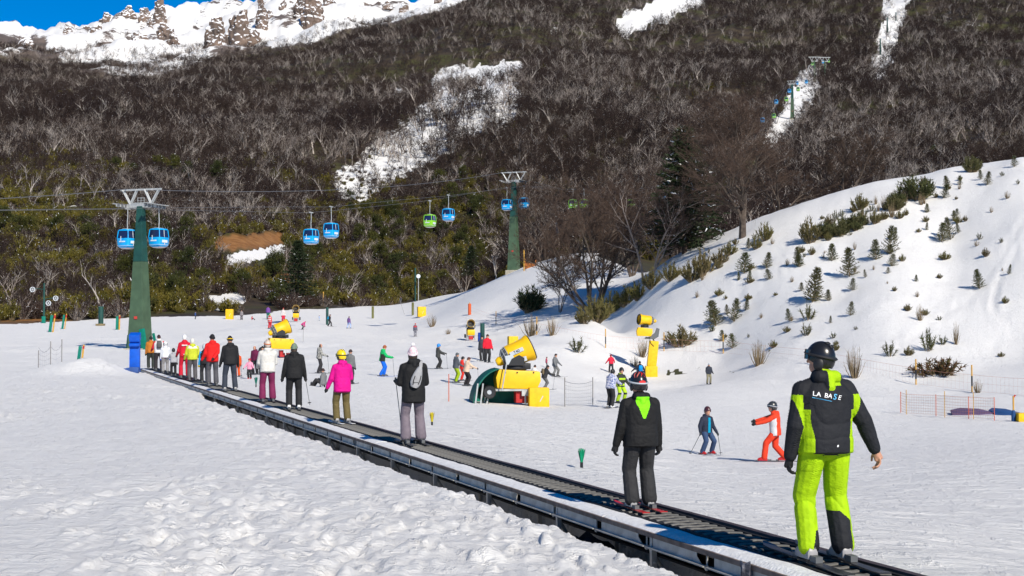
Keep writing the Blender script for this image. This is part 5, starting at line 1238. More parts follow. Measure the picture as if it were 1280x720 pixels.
for px, py, hp, lab in ((409, 406, 22, 'dark green post by the two far skiers'), (603, 432, 30, 'green post beside the cannon and blue barrel')): pole_thing('snowmaking_post', px, py, hp, M_GRND, lab, 'post', .40)
for px, py, hp, lab in ((466, 398, 15, 'short brown-green stake on the upper piste'), (516, 394, 16, 'short yellow-green stake beside a yellow block')): pole_thing('stake', px, py, hp, mat('mossy_timber', (.15, .15, .05), var=.3), lab, 'stake', .40)
o = pole_thing('slalom_pole', 587, 393, 14, M_OPOLE, 'orange padded post at the far end of the long net', 'post', .42)
pole_thing('net_pole', 561, 502, 34, M_OPOLE, 'single thin orange pole standing on the piste left of the large cannon', 'pole', .035)
pole_thing('guide_pole', 379, 428, 24, M_GPOLE, 'thin dark pole in the snow above the black-jacketed rider', 'pole', .04)
pole_thing('guide_pole', 506, 393, 20, M_GPOLE, 'thin leaning dark pole on the upper piste', 'pole', .05, lean=-.35)
pole_thing('stake', 655, 345, 26, M_STAKE, 'yellow stake with teal foot on the snow crest', 'stake', .18, d=222, tip=M_STAKE)
pole_thing('stake', 347 - 0, 366, 14, M_STAKE, 'short yellow stake at the foot of the forest near the dark fir', 'stake', .3, d=285); pole_thing('stake', 404, 362, 18, M_STAKE, 'yellow stake beneath the pair of blue cabins', 'stake', .25, d=290)
p = gp(648, 225); mb = MB(); mb.box((1.9, 0, .8), (1.6, .12, 1.3)); mb.box((1.1, 0, .8), (.16, .2, 2.6)); mb.box((2.75, 0, .8), (.16, .2, 2.2)); tag(mb.obj('barrier_board', mat('orange_timber', (.35, .11, .02), var=.3), None, loc=p), 'orange timber barrier on the crest beside the pylon', 'barrier')
# marker at the right edge
p = hit(1267, 527); k = p.y / FPX
o = empty('marker_post', p, 0, 'yellow marker post with red top and blue padded foot', 'post')
mb = MB(); mb.tube((0, 0, 0), (0, 0, 32 * k), 1.1 * k, n=8); mb.obj('post', M_STAKE, o, True)
mb = MB(); mb.lathe([(.001, 0), (2.6 * k, .01), (2.8 * k, 8 * k), (1.6 * k, 14 * k), (.001, 15 * k)], (0, 0, 0), (0, 0, 1), 12); mb.obj('foot_pad', M_DBLUE, o, True)
mb = MB(); mb.tube((0, 0, 30 * k), (2.5 * k, 0, 33 * k), 1.0 * k, n=8); mb.obj('cap', M_RED, o, True)
# blue barrel by the cannon
p = hit(601, 428); k = p.y / FPX
mb = MB(); mb.lathe([(.001, 0), (.30, 0), (.31, .05), (.30, .3), (.32, .33), (.30, .36), (.31, .62), (.32, .65), (.30, .68), (.30, .92), (.001, .94)], (0, 0, 0), (0, 0, 1), 16); tag(mb.obj('barrel', mat('blue_plastic', (.01, .06, .35)), None, True, loc=p), 'blue plastic barrel beside the cannon that faces the photographer', 'barrel')
# brush markers
def brush(px, py, hpx, m, label):
    p = hit(px, py); k = p.y / FPX; h = hpx * k; o = empty('brush_marker', p, 0, label, 'marker'); rng = random.Random(px)
    mb = MB(); mb.tube((0, 0, -.05), (0, 0, h * .3), .022, n=8); mb.obj('socket', M_BLK, o)
    mb = MB()
    for i in range(120):
        a = rng.uniform(0, 6.283); r = rng.random() ** .5 * h * .22; b = Vector((math.cos(a), math.sin(a), 0)); t = Vector((b.x * r, b.y * r, h * rng.uniform(.9, 1.05))); c = b.orthogonal().normalized() * .005
        q = b * .012 + Vector((0, 0, h * .22)); mb.add([q - c, q + c, t + c * .6, t - c * .6], [(0, 1, 2, 3)])
    mb.obj('bristles', m, o)
brush(727, 585, 23, mat('green_bristle', (0.0, .30, .14)), 'green brush marker standing in the snow beside the carpet lift')
brush(540, 533, 16, mat('yellow_bristle', (.62, .50, .02)), 'yellow brush marker beside the woman with the sling bag'); brush(320, 484, 12, M_TEAL, 'small green brush marker behind the rider in burgundy trousers')
# ------------------------------------------------------------------ people
M_SKIN = mat('skin', (0.52, 0.27, 0.18), 0.55, 0.3, var=.12, vscale=12)
M_HAIR = mat('dark_brown_hair', (0.035, 0.020, 0.013), 0.6, 0.3)
M_WHITE = mat('white_plastic', (0.68, 0.68, 0.67), 0.4, 0.4)
M_LENS = mat('goggle_lens', (0.02, 0.025, 0.035), 0.08, 0.6)
M_SKI = mat('ski_black', (0.03, 0.03, 0.035), 0.35, 0.4); M_SKIR = mat('ski_red', (0.42, 0.02, 0.02), 0.35, 0.4); M_SKIW = mat('ski_white', (0.6, 0.6, 0.62), 0.35, 0.4); M_SKIB = mat('ski_blue', (0.03, 0.12, 0.42), 0.35, 0.4)
M_BOOT = {'w': M_WHITE, 'k': mat('boot_black', (0.025, 0.025, 0.028), 0.4, 0.4), 'r': mat('boot_red', (0.45, 0.02, 0.02), 0.4, 0.4), 'g': mat('boot_grey', (0.30, 0.29, 0.29), 0.4, 0.4)}
def fab(c, rough=.75):
    n = 'fabric_%03d_%03d_%03d' % tuple(int(v * 999) for v in c)
    return mat(n, c, rough, .22, var=.16, vscale=7, bump=.30, bscale=16)
_CAMO = {}
def fab_mix(name, a, b, scale=14):
    return mat(name, a, .75, .2, col2=b, vscale=scale, detail=1)
PTASKS = []
def capsule(mb, a, b, ra, rb, n=12, flat=None):
    a = Vector(a); b = Vector(b); d = b - a; L = max(d.length, 1e-4); m = frame_z(d) if d.length > 1e-5 else Matrix.Identity(3)
    rings = []
    for k in range(4): t = math.pi / 2 * (1 - k / 4 * .98); rings.append((ra * math.cos(t), -ra * math.sin(t)))
    rings.append((ra, 0)); rings.append((rb, L))
    for k in range(1, 5): t = math.pi / 2 * (k / 4 * .98); rings.append((rb * math.cos(t), L + rb * math.sin(t)))
    mb.loft([[a + m @ Vector((math.cos(6.2832 * i / n) * r, math.sin(6.2832 * i / n) * r, z)) for i in range(n)] for r, z in rings])
def ik(hip, foot, l1, l2, fwd):
    d = foot - hip; L = min(d.length, (l1 + l2) * .999); u = d.normalized()
    a = (l1 * l1 - l2 * l2 + L * L) / (2 * L); h = math.sqrt(max(l1 * l1 - a * a, 0))
    f = fwd - u * fwd.dot(u); f = f.normalized() if f.length > 1e-5 else Vector((0, 1, 0))
    return hip + u * a + f * h
def arm_dir(side, abd, flex, yaw=0):
    v = Vector((0, 0, -1)); v.rotate(Euler((R(flex), 0, 0)))                     # forward
    v = Matrix.Rotation(-side * R(abd), 3, 'Y') @ v                                # outward
    if yaw: v = Matrix.Rotation(side * R(yaw), 3, 'Z') @ v
    return v
def person(pos, az, h, label, j, p, *, armL=(8, 0, 12), armR=(8, 0, 12), stance=.12, stride=0.0, crouch=0.0, lean=3, head=(0, 0), child=False, hat=('beanie', (.03, .03, .03)), glove=(.02, .02, .022), jl=.84,
           boots='k', skis=M_SKI, skilen=1.5, vox=.03, extra=None, paint=None, mats=(), hair=None, sit=False, group=None, bulk=1.13, toe=0, hood=True, leg_flare=0.0, cat='person', wedge=0, poles=None, pole_lab=None, stretch=1.0, wrinkle=0.0, goggles=None, fingers=False, bare=False):
    """one figure; local +Y is where it faces, +X its right; built for 1.75 m and scaled"""
    o = empty('person', pos, -R(az), label, cat, group)
    jr = random.Random(len(PTASKS) * 7 + 3); lean += jr.uniform(-2, 3); head = (head[0] + jr.uniform(-18, 18), head[1] + jr.uniform(-8, 10)) if len(PTASKS) else head; stride += jr.uniform(-.07, .07)
    S = h / 1.81; hs = 1.18 if child else 1.0
    V = Vector
    prims = []        # (kind, data, region)
    zg = .045 if skis else 0.02
    fL = V((-stance, stride * .5, .10 + zg)); fR = V((stance, -stride * .5, .10 + zg))
    hipz = .90 + zg - crouch; hy = -crouch * .45 + .0
    if sit: fL = V((-.14, .62, .10)); fR = V((.14, .62, .10)); hipz = .20; hy = 0
    hip = {-1: V((-.095, hy, hipz)), 1: V((.095, hy, hipz))}
    fw = V((0, 1, .12))
    ft = {-1: fL, 1: fR}
    kn = {}
    for s in (-1, 1):
        kn[s] = ik(hip[s], ft[s], .42, .41, fw + V((s * .12, 0, 0)))
        b = bulk
        prims.append(('c', (hip[s], kn[s], .104 * b, .082 * b), 'pants')); prims.append(('c', (kn[s], ft[s] + V((0, -.005, .0)), .080 * b, .090 + leg_flare), 'pants'))
    lr = R(lean); up = V((0, math.sin(lr), math.cos(lr))); pel = V((0, hy, hipz))
    def sp(z, dy=0): return pel + up * (z - .90) + V((0, dy * math.cos(lr), -dy * math.sin(lr)))
    prims.append(('c', (sp(.90) + V((-.06, 0, .0)), sp(.90) + V((.06, 0, 0)), .125, .125), 'pants'))
    # torso rings: z, rx, ry, dy
    T = [(jl - .015, .150, .110, 0), (jl, .196 * bulk, .150 * bulk, 0), (.95, .196 * bulk, .150 * bulk, -.005), (1.06, .188 * bulk, .140 * bulk, 0), (1.20, .205 * bulk, .146 * bulk, .0), (1.31, .206 * bulk, .146 * bulk, -.01), (1.385, .172, .125, -.012), (1.445, .115, .098, -.005), (1.51, .080, .078, .01), (1.53, .05, .05, .01)]
    rings = []; spine = []
    for z, rx, ry, dy in T:
        c = sp(z, dy); spine.append((c, rx, ry))
        rings.append([c + V((math.copysign(abs(math.cos(a)) ** .8, math.cos(a)) * rx, math.copysign(abs(math.sin(a)) ** .8, math.sin(a)) * ry * math.cos(lr), -math.copysign(abs(math.sin(a)) ** .8, math.sin(a)) * ry * math.sin(lr))) for a in [6.2832 * i / 24 for i in range(24)]])
    prims.append(('t', (rings, spine, up), 'jacket'))
    hands = {}
    for s, arm in ((-1, armL), (1, armR)):
        sh = sp(1.355) + V((s * .165 * bulk * (.97 if child else 1), -.005, 0))
        if isinstance(arm, dict):
            ha = V(arm['hand']); el = ik(sh, ha, .285, .255, V(arm.get('el', (s * .6, -.8, -.3))))
        else:
            abd, flex, bend = arm[:3]; inw = arm[3] if len(arm) > 3 else 0
            d1 = arm_dir(s, abd, flex); el = sh + d1 * .285
            d2 = arm_dir(s, abd - inw, flex + bend); ha = el + d2 * .255
        prims.append(('c', (sh, el, .076 * bulk, .066 * bulk), 'jacketR' if s > 0 else 'jacketL')); prims.append(('c', (el, ha, .066 * bulk, .053), 'jacketR' if s > 0 else 'jacketL'))
        prims.append(('c', (sp(1.425, -.01) + V((s * .05, 0, 0)), sh + V((-s * .015, 0, .012)), .060, .066 * bulk), 'jacket'))
        hd = (ha - el).normalized()
        # hand: palm, four unequal fingers, thumb from the side near the wrist
        side = hd.cross(V((0, 1, 0))); side = side.normalized() if side.length > .2 else V((1, 0, 0))
        palmn = hd.cross(side).normalized()
        gk = 1.0 if bare else 1.25
        w0 = ha + hd * .035
        reg = 'skin' if bare and s > 0 else 'glove'
        prims.append(('c', (ha + hd * .01, w0 + hd * .03, .030 * gk, .034 * gk), reg))
        for q in (-1, 1): prims.append(('c', (w0 + side * q * .014 * gk, w0 + hd * .06 + side * q * .022 * gk, .020 * gk, .018 * gk), reg))
        if fingers:
            inn = V((-s, 0, 0)); inn = (inn - hd * inn.dot(hd)).normalized()      # towards the thigh
            fwd = hd.cross(inn).normalized(); fwd = fwd if fwd.y > 0 else -fwd
            for q, ln in ((-1.5, .060), (-.5, .074), (.5, .080), (1.5, .072)):
                b0 = w0 + hd * .058 + fwd * q * .0185 * gk; k1 = b0 + hd * ln * .55 + inn * .012; k2 = k1 + hd * ln * .25 + inn * ln * .42; k3 = k2 - hd * ln * .02 + inn * ln * .34
                prims.append(('c', (b0, k1, .0105 * gk, .0098 * gk), reg)); prims.append(('c', (k1, k2, .0098 * gk, .009 * gk), reg)); prims.append(('c', (k2, k3, .009 * gk, .008 * gk), reg))
            t0 = w0 + fwd * .026 * gk + inn * .008; t1 = t0 + hd * .035 + fwd * .020 * gk + inn * .02; t2 = t1 + hd * .030 + inn * .016
            prims.append(('c', (t0, t1, .0125 * gk, .011 * gk), reg)); prims.append(('c', (t1, t2, .011 * gk, .009 * gk), reg))
        else:
            prims.append(('c', (w0 + hd * .04, w0 + hd * .095, .034 * gk, .022 * gk), reg)); prims.append(('c', (w0 + palmn * .02, w0 + hd * .055 + palmn * .045, .016 * gk, .013 * gk), reg))
        hands[s] = w0 + hd * .045
    nb = sp(1.49, .005); hc = sp(1.60, .02) + V((0, .012, .02 * (hs - 1) * 5))
    hm = Euler((R(head[1]), 0, -R(head[0]))).to_matrix()
    prims.append(('c', (nb - up * .03, hc - V((0, .01, .05)), .060, .056), 'skin'))
    rad = (.076 * hs, .096 * hs, .108 * hs)
    prims.append(('e', (hc + V((0, 0, .018)), rad, hm), 'skin')); prims.append(('e', (hc + hm @ V((0, .022, -.055)) * hs, (.058 * hs, .070 * hs, .066 * hs), hm), 'skin'))
    prims.append(('c', (hc + hm @ V((0, .088, .012)) * hs, hc + hm @ V((0, .105, -.018)) * hs, .009 * hs, .015 * hs), 'skin'))
    for s in (-1, 1): prims.append(('e', (hc + hm @ V((s * .078, -.005, -.005)) * hs, (.012 * hs, .022 * hs, .034 * hs), hm), 'skin'))
    if hood: prims.append(('c', (sp(1.46, -.085) + V((-.065, 0, 0)), sp(1.46, -.085) + V((.065, 0, 0)), .058, .058), 'hood')); prims.append(('c', (sp(1.38, -.13), sp(1.46, -.10), .040, .060), 'hood'))
    mb = MB()
    for kd, dt, rg_ in prims:
        if kd == 'c': capsule(mb, *dt)
        elif kd == 'e': mb.ell(dt[0], dt[1], 14, 10, dt[2])
        else: mb.loft(dt[0])
    mset = [M_SKIN, fab(j) if isinstance(j, tuple) else j, fab(p) if isinstance(p, tuple) else p, fab(glove, .6), *[fab(c) if isinstance(c, tuple) else c for c in mats]]
    me = mb.mesh('body', mset)
    body = link('body', me, o, scale=(S, S, S * stretch))
    md = body.modifiers.new('r', 'REMESH'); md.mode = 'VOXEL'; md.voxel_size = vox; md.adaptivity = 0
    sm = body.modifiers.new('s', 'SMOOTH'); sm.factor = .5; sm.iterations = 3 if vox < .02 else 2
    PTASKS.append((body, prims, mset, paint, wrinkle))
    def part(mb_, name, m, smooth=True, bevel=0):
        q = mb_.obj(name, m, o, smooth, bevel); q.scale = (S, S, S * stretch); return q
    # boots and skis
    for s in (-1, 1):
        f = ft[s]; dirf = V((-s * math.sin(R(wedge)), math.cos(R(wedge)), 0)); rt = V((dirf.y, -dirf.x, 0)); zb = zg - .0
        if sit: dirf = V((0, .35, .94)).normalized(); rt = V((1, 0, 0))
        upb = rt.cross(dirf).normalized() * -1 if sit else V((0, 0, 1))
        base = f - V((0, 0, .10)) if not sit else f - upb * .05
        mb = MB(); rings = []
        for (yy, w, hh) in ((-.095, .030, .06), (-.085, .042, .09), (-.02, .048, .13), (.05, .050, .115), (.12, .050, .085), (.175, .040, .062), (.195, .022, .045)):
            rings.append([base + dirf * yy + rt * x_ + upb * z_ for x_, z_ in ((-w, .0), (w, .0), (w * 1.02, hh * .6), (w * .6, hh), (-w * .6, hh), (-w * 1.02, hh * .6))])
        mb.loft(rings); mb.tube(base + upb * .08 - dirf * .015, base + upb * .19 + dirf * .01, .056, .060, n=10)
        bt = part(mb, 'boot', M_BOOT[boots])
        if vox < .016:
            for zq in (.07, .11):
                b2 = MB(); b2.box(base + dirf * (.06 - zq * .4) + upb * (zq + .035), (.10, .02, .016), Matrix((rt, dirf, upb)).transposed()); q = b2.obj('buckle', M_GREYD, bt)
        if skis:
            mb = MB(); rings = []; q0 = base - upb * .030
            for k in range(15):
                g = k / 14; yy = -skilen * .44 + skilen * g; w = (.052 - .016 * math.sin(math.pi * min(1, g * 1.05))) * (1 if g < .93 else (1 - g) / .07 * .9 + .1); zz = .012 + .20 * max(0, g - .86) ** 1.4 * 6 * .35 + .03 * max(0, .06 - g) * 4
                rings.append([q0 + dirf * yy + rt * w + upb * zz, q0 + dirf * yy - rt * w + upb * zz, q0 + dirf * yy - rt * w + upb * (zz - .012), q0 + dirf * yy + rt * w + upb * (zz - .012)])
            mb.loft(rings); sk = part(mb, 'ski', skis, False)
            mb = MB(); rm = Matrix((rt, dirf, upb)).transposed()
            mb.box(q0 + dirf * .20 + upb * .030, (.06, .09, .034), rm); mb.box(q0 - dirf * .15 + upb * .040, (.06, .11, .05), rm); b_ = mb.obj('binding', M_GREYD, sk)
    # head gear
    kind = hat[0] if hat else None; hcol = fab(hat[1]) if hat and isinstance(hat[1], tuple) else (hat[1] if hat else None)
    def cap_shell(name, m, grow_, ph_f, ph_b, n=24, k=10, drop=0, smooth=True):
        mb = MB(); rings = []
        for i in range(k + 1):
            ring = []
            for a_ in range(n):
                th = 6.2832 * a_ / n; mix_ = .5 + .5 * math.cos(th - math.pi / 2); pm = ph_b + (ph_f - ph_b) * mix_ ** 1.5
                ph = max(.02, pm * i / k); rr = V((rad[0] * grow_ * math.sin(ph) * math.cos(th), rad[1] * grow_ * math.sin(ph) * math.sin(th), rad[2] * grow_ * math.cos(ph) + drop))
                ring.append(hc + V((0, 0, .02)) + hm @ rr)
            rings.append(ring)
        inner = [[hc + V((0, 0, .02)) + (v - hc - V((0, 0, .02))) * .90 for v in rings[-1]]]
        mb.loft(rings + inner, cap=False); return mb, part(mb, name, m, smooth)
    if kind == 'helmet':
        _, hl = cap_shell('helmet', hcol, 1.30, 1.55, 2.15)
        if vox < .016 or goggles:
            mb = MB(); mb.path([hc + V((0, 0, .02)) + hm @ V((math.cos(a) * rad[0] * 1.34, math.sin(a) * rad[1] * 1.36, .018 + .016 * math.sin(a))) for a in [6.2832 * i / 28 for i in range(29)]], .013, n=4, cap=False); mb.obj('goggle_strap', goggles or M_BLK, hl, True)
            mb = MB(); rings = []
            for i in range(9):
                a = math.pi / 2 + (i - 4) / 4 * .95; c_ = V((math.cos(a) * rad[0] * 1.42, math.sin(a) * rad[1] * 1.38, 0))
                rings.append([hc + V((0, 0, .045)) + hm @ (c_ + V((0, 0, z_)) - c_.normalized() * t_) for z_, t_ in ((-.042, 0), (.038, 0), (.038, .03), (-.042, .03))])
            mb.loft(rings); mb.obj('goggles', M_LENS, hl, True)
            for s in (-1, 1): mb = MB(); mb.ell(hc + hm @ V((s * rad[0] * 1.17, -.012, -.03)), (.020, .045, .055), 10, 8, hm); mb.obj('ear_pad', M_BLK, hl, True)
            for s in (-.03, .03):
                for b2 in (-.4, -.75): mb = MB(); a = 1.57 + b2; mb.ell(hc + V((0, 0, .02)) + hm @ V((s, -math.sin(-b2) * rad[1] * 1.29, math.cos(b2) * rad[2] * 1.30)), (.007, .020, .008), 8, 6, hm @ Euler((b2 * -1, 0, 0)).to_matrix()); mb.obj('vent', M_BLK, hl, True)
    elif kind in ('beanie', 'pompom', 'cap'):
        _, hl = cap_shell('hat', hcol, 1.13, 1.40, 1.75, drop=.006)
        mb = MB(); mb.path([hc + V((0, 0, .02)) + hm @ V((math.cos(a) * rad[0] * 1.10, math.sin(a) * rad[1] * 1.10, .006 + .030 * math.sin(a) - .002)) for a in [6.2832 * i / 24 for i in range(25)]], .020 if kind != 'cap' else .01, n=6, cap=False); mb.obj('hat_brim', hcol, hl, True)
        if kind == 'pompom':
            mb = MB(); mb.ell(hc + V((0, 0, .02)) + hm @ V((0, -.01, rad[2] * 1.13 + .035)), (.042, .042, .038), 12, 8); mb.obj('pompom', M_WHITE if len(hat) < 3 else fab(hat[2]), hl, True)
    if hair:
        mb = MB()
        rings = [[hc + hm @ V((math.cos(a) * w_ * (1 + .1 * math.sin(a * 5)), yo + math.sin(a) * w_ * .8, z_)) for a in [6.2832 * i / 14 for i in range(14)]] for z_, w_, yo in ((.09, .055, -.03), (.04, .082, -.025), (-.04, .086, -.03), (-.10, .075, -.05), (-.10 - hair, .045, -.075), (-.13 - hair, .015, -.08))]
        mb.loft(rings); part(mb, 'hair', M_HAIR)
    if extra: extra(o, part, sp, hc, hm, hs, hands, S, ft)
    # poles
    if poles:
        for s, tip in poles.items():
            hw = Matrix.Rotation(-R(az), 3, 'Z') @ (hands[s] * S); tp = Matrix.Rotation(-R(az), 3, 'Z') @ (V(tip) * S)
            top = hw + (hw - tp).normalized() * .06; b0 = Vector(pos)
            po = empty('ski_pole', b0 + tp, 0, (pole_lab or label.split(' ')[0] + ' ski pole') , 'ski pole')
            if len(poles) > 1: po['group'] = 'poles: ' + (pole_lab or label)[:40]
            r_ = .009 if Vector(pos).y > 30 else .007
            mb = MB(); mb.tube((0, 0, 0), top - tp, r_ * .8, r_, n=6); mb.obj('shaft', M_GREYD, po)
            d_ = (top - tp).normalized(); mb = MB(); mb.tube(top - tp - d_ * .12, top - tp, .016, n=8); mb.obj('grip', M_BLK, po)
            mb = MB(); mb.lathe([(.01, -.006), (.045, -.004), (.045, .004), (.01, .008)], d_ * .06, d_, 10); mb.obj('basket', M_BLK, po)
    return o
def finish_people():
    dg = bpy.context.evaluated_depsgraph_get(); dg.update()
    for body, prims, mset, paint, wr in PTASKS:
        me = bpy.data.meshes.new_from_object(body.evaluated_get(dg), depsgraph=dg)
        old = body.data; body.modifiers.clear(); body.data = me; bpy.data.meshes.remove(old); me.name = 'body'
        me.materials.clear()
        for m in mset: me.materials.append(m)
        nv = len(me.vertices); co = np.empty(nv * 3); me.vertices.foreach_get('co', co); co = co.reshape(-1, 3)
        nf = len(me.polygons); fc = np.empty(nf * 3); me.polygons.foreach_get('center', fc); fc = fc.reshape(-1, 3)
        best = np.full(nf, 1e9); reg = np.zeros(nf, int); names = ['skin', 'jacket', 'pants', 'glove', 'hood', 'jacketL', 'jacketR']
        for kd, dt, rg_ in prims:
            if kd == 'c':
                a = np.array(dt[0]); b = np.array(dt[1]); ab = b - a; L2 = max(ab @ ab, 1e-9)
                t = np.clip(((fc - a) @ ab) / L2, 0, 1); d = np.linalg.norm(fc - a - t[:, None] * ab, axis=1) - (dt[2] + (dt[3] - dt[2]) * t)
            elif kd == 'e':
                m3 = np.array(dt[2]); q = (fc - np.array(dt[0])) @ m3 / np.array(dt[1]); l = np.linalg.norm(q, axis=1); d = (l - 1) * min(dt[1])
            else:
                rings, spine, up = dt; c0 = np.array(spine[0][0]); u = np.array(up); zz = (fc - c0) @ u
                zs = np.array([(np.array(s[0]) - c0) @ u for s in spine]); cen = np.array([np.array(s[0]) for s in spine])
                cx = np.stack([np.interp(zz, zs, cen[:, i]) for i in range(3)], 1); rx = np.interp(zz, zs, [s[1] for s in spine]); ry = np.interp(zz, zs, [s[2] for s in spine])
                q = np.abs(fc - cx); l = ((q[:, 0] / rx) ** 2.5 + (np.hypot(q[:, 1], q[:, 2]) / ry) ** 2.5) ** .4
                d = (l - 1) * np.minimum(rx, ry); d = np.where((zz < zs[0] - .01), 1.0, d); d = np.where(zz > zs[-1], 1.0, d)
            i = names.index(rg_); w = d < best; best[w] = d[w]; reg[w] = i
        mi = np.array([0, 1, 2, 3, 1, 1, 1])[reg]
        if paint: mi = paint(fc, reg, mi)
        me.polygons.foreach_set('material_index', mi.astype(np.int32)); me.polygons.foreach_set('use_smooth', np.ones(nf, bool))
        if wr > 0:
            no = np.empty(nv * 3); me.vertices.foreach_get('normal', no); no = no.reshape(-1, 3)
            cl = np.zeros(nv); vi = np.empty(len(me.loops), np.int32); me.loops.foreach_get('vertex_index', vi)
            ls = np.empty(nf, np.int32); me.polygons.foreach_get('loop_start', ls)
            isc = np.isin(reg, [1, 2, 5, 6]); cl[vi[ls[isc]]] = 1; cl[vi[ls[isc] + 1]] = 1
            w = np.empty(nv)
            for q in range(nv):
                x, y, z = co[q]
                n1 = noise.noise(Vector((x * 2.3 + 5, y * 2.3, z * 2.0))); n2 = noise.noise(Vector((x * 4.7, y * 4.7 + 3, z * 4.1)))
                ph_ = z * 30 + x * (16 if z < .75 else -11) + y * 6 + 7 * n1 + 2.2 * n2
                env = max(0, noise.noise(Vector((x * 3.1, y * 3.1, z * 2.6 + 7))) + .25) + .7 * math.exp(-((z - .50) / .10) ** 2) + .4 * math.exp(-((z - .13) / .06) ** 2) + .3 * math.exp(-((z - 1.08) / .08) ** 2)
                w[q] = -.55 * env * (1 - abs(math.sin(ph_ * .5))) ** 2.2 + .55 * n1 + .25 * n2
            co += no * (w * cl * wr)[:, None]
            me.vertices.foreach_set('co', co.ravel())
        me.update()

# ---- decorations used by single figures
def backpack(c, col, size=(.26, .15, .40), name='backpack', strap=(.03, .03, .03)):
    def f(o, part, sp, hc, hm, hs, hands, S, ft):
        w, d, hh = size; mb = MB(); n = 16; rings = []
        for z_, k in ((-.5, .72), (-.46, .9), (-.2, 1.0), (.15, .97), (.38, .85), (.48, .60), (.5, .4)):
            cc = sp(c, -.15 - d * .5) + Vector((0, 0, z_ * hh))
            rings.append([cc + Vector((math.copysign(abs(math.cos(a)) ** .6, math.cos(a)) * w * .5 * k, math.copysign(abs(math.sin(a)) ** .6, math.sin(a)) * d * .5 * k, 0)) for a in [6.2832 * i / n for i in range(n)]])
        mb.loft(rings); q = part(mb, name, fab(col))
        mb = MB(); mb.box(sp(c - .07, -.16 - d), (w * .7, .035, hh * .36)); mb.obj('pocket', fab(tuple(v * .8 for v in col)), q, True, .01)
        for s in (-1, 1):
            mb = MB(); mb.path([sp(c + hh * .4, -.17) + Vector((s * .09, 0, 0)), sp(1.47, -.03) + Vector((s * .11, 0, .02)), sp(1.40, .13) + Vector((s * .12, 0, 0)), sp(1.2, .165) + Vector((s * .13, 0, 0))], .014, n=5); part(mb, 'strap', fab(strap))
    return f
def sling_bag(o, part, sp, hc, hm, hs, hands, S, ft):
    gm_ = fab((.34, .34, .35)); mb = MB(); n = 18; rings = []
    ax = Vector((.30, -.05, 1)).normalized(); c0 = sp(1.17, -.215) + Vector((.02, 0, 0))
    for t_, w in ((-.17, .05), (-.155, .075), (-.10, .098), (-.02, .098), (.06, .080), (.13, .055), (.17, .035)):
        c = c0 + ax * t_ * 1.15; sx = Vector((1, 0, -.30)).normalized()
        rings.append([c + sx * math.copysign(abs(math.cos(a)) ** .8, math.cos(a)) * w + Vector((0, 1, 0)) * math.sin(a) * .055 for a in [6.2832 * i / n for i in range(n)]])
    mb.loft(rings); q = part(mb, 'sling_bag', gm_)
    mb = MB(); mb.path([c0 + ax * (-.10) + Vector((-.05 + k * .055, -.056, 0)) for k in (-.2, 1, 1.6)], .006, n=4); mb.path([c0 + ax * .03 + Vector((-.055, -.05, .0)), c0 + ax * (-.06) + Vector((-.06, -.058, 0)), c0 + ax * (-.14) + Vector((-.045, -.05, 0))], .008, n=4); mb.path([c0 + ax * .03 + Vector((.055, -.05, .0)), c0 + ax * (-.06) + Vector((.06, -.058, 0)), c0 + ax * (-.14) + Vector((.05, -.05, 0))], .008, n=4); mb.obj('zip', M_BLK, q)
    mb = MB(); st = [c0 + ax * .16, sp(1.36, -.165) + Vector((.10, 0, 0)), sp(1.47, -.10) + Vector((.125, 0, 0)), sp(1.49, .0) + Vector((.12, 0, 0.0)), sp(1.38, .15) + Vector((.05, 0, 0))]
    rings = [[p_ + Vector((a, b, 0)) for a, b in ((-.03, -.012), (.03, -.012), (.03, .012), (-.03, .012))] for p_ in st]; mb.loft(rings); part(mb, 'strap', gm_, True)
LIME = (.34, .55, .003); LIMEH = (.22, .80, .01); BLKF = (.016, .017, .021)
def paint_instructor(fc, reg, mi):
    x, y, z = fc.T; mi = mi.copy()
    tor = reg == 1; slv = (reg == 5) | (reg == 6); pant = reg == 2; hood_ = reg == 4
    edge_ = .150 + .025 * sstep(1.0, 1.2, z)
    mi[tor & (np.abs(x) > edge_) & (z < 1.25) & (z > .7)] = 2
    mi[slv & (z < 1.37) & (z > 1.12) & (y < .05) & (np.abs(x) > .17) & (np.abs(x) < .20 + .36 * (z - 1.08))] = 2
    # bright piping down the outer sleeve
    mi[(hood_ | (tor & (z > 1.44) & (y < 0))) & (x > -.02) & (x < .10)] = 2
    # black cuff guards on the inner back of the trouser legs
    mi[pant & (x > 0) & (z < .42 - .9 * np.maximum(x - .115, 0)) & (x < .20) & (y < .30)] = 1
    mi[pant & (x <= 0) & (x > -.150 + .25 * (z - .1)) & (z < .27)] = 1
    return mi
def extras_instructor(o, part, sp, hc, hm, hs, hands, S, ft):
    pass
# 1 instructor in lime and black
ms = person(belt(1030), CAZ + 6, 1.78, 'man in black and lime ski suit and black helmet riding the carpet lift', BLKF, LIME, armL=(13, -3, 16, 8), armR=(30, -8, 10, 6), stance=.15, lean=4, head=(-48, 6), hat=('helmet', mat('gloss_black_helmet', (.012, .012, .013), .25, .5)), jl=.85, boots='g',
            skis=M_SKI, skilen=1.65, vox=.0062, paint=paint_instructor, wrinkle=.020, fingers=True, bare=True, leg_flare=.002, bulk=1.15)
INSTR = ms
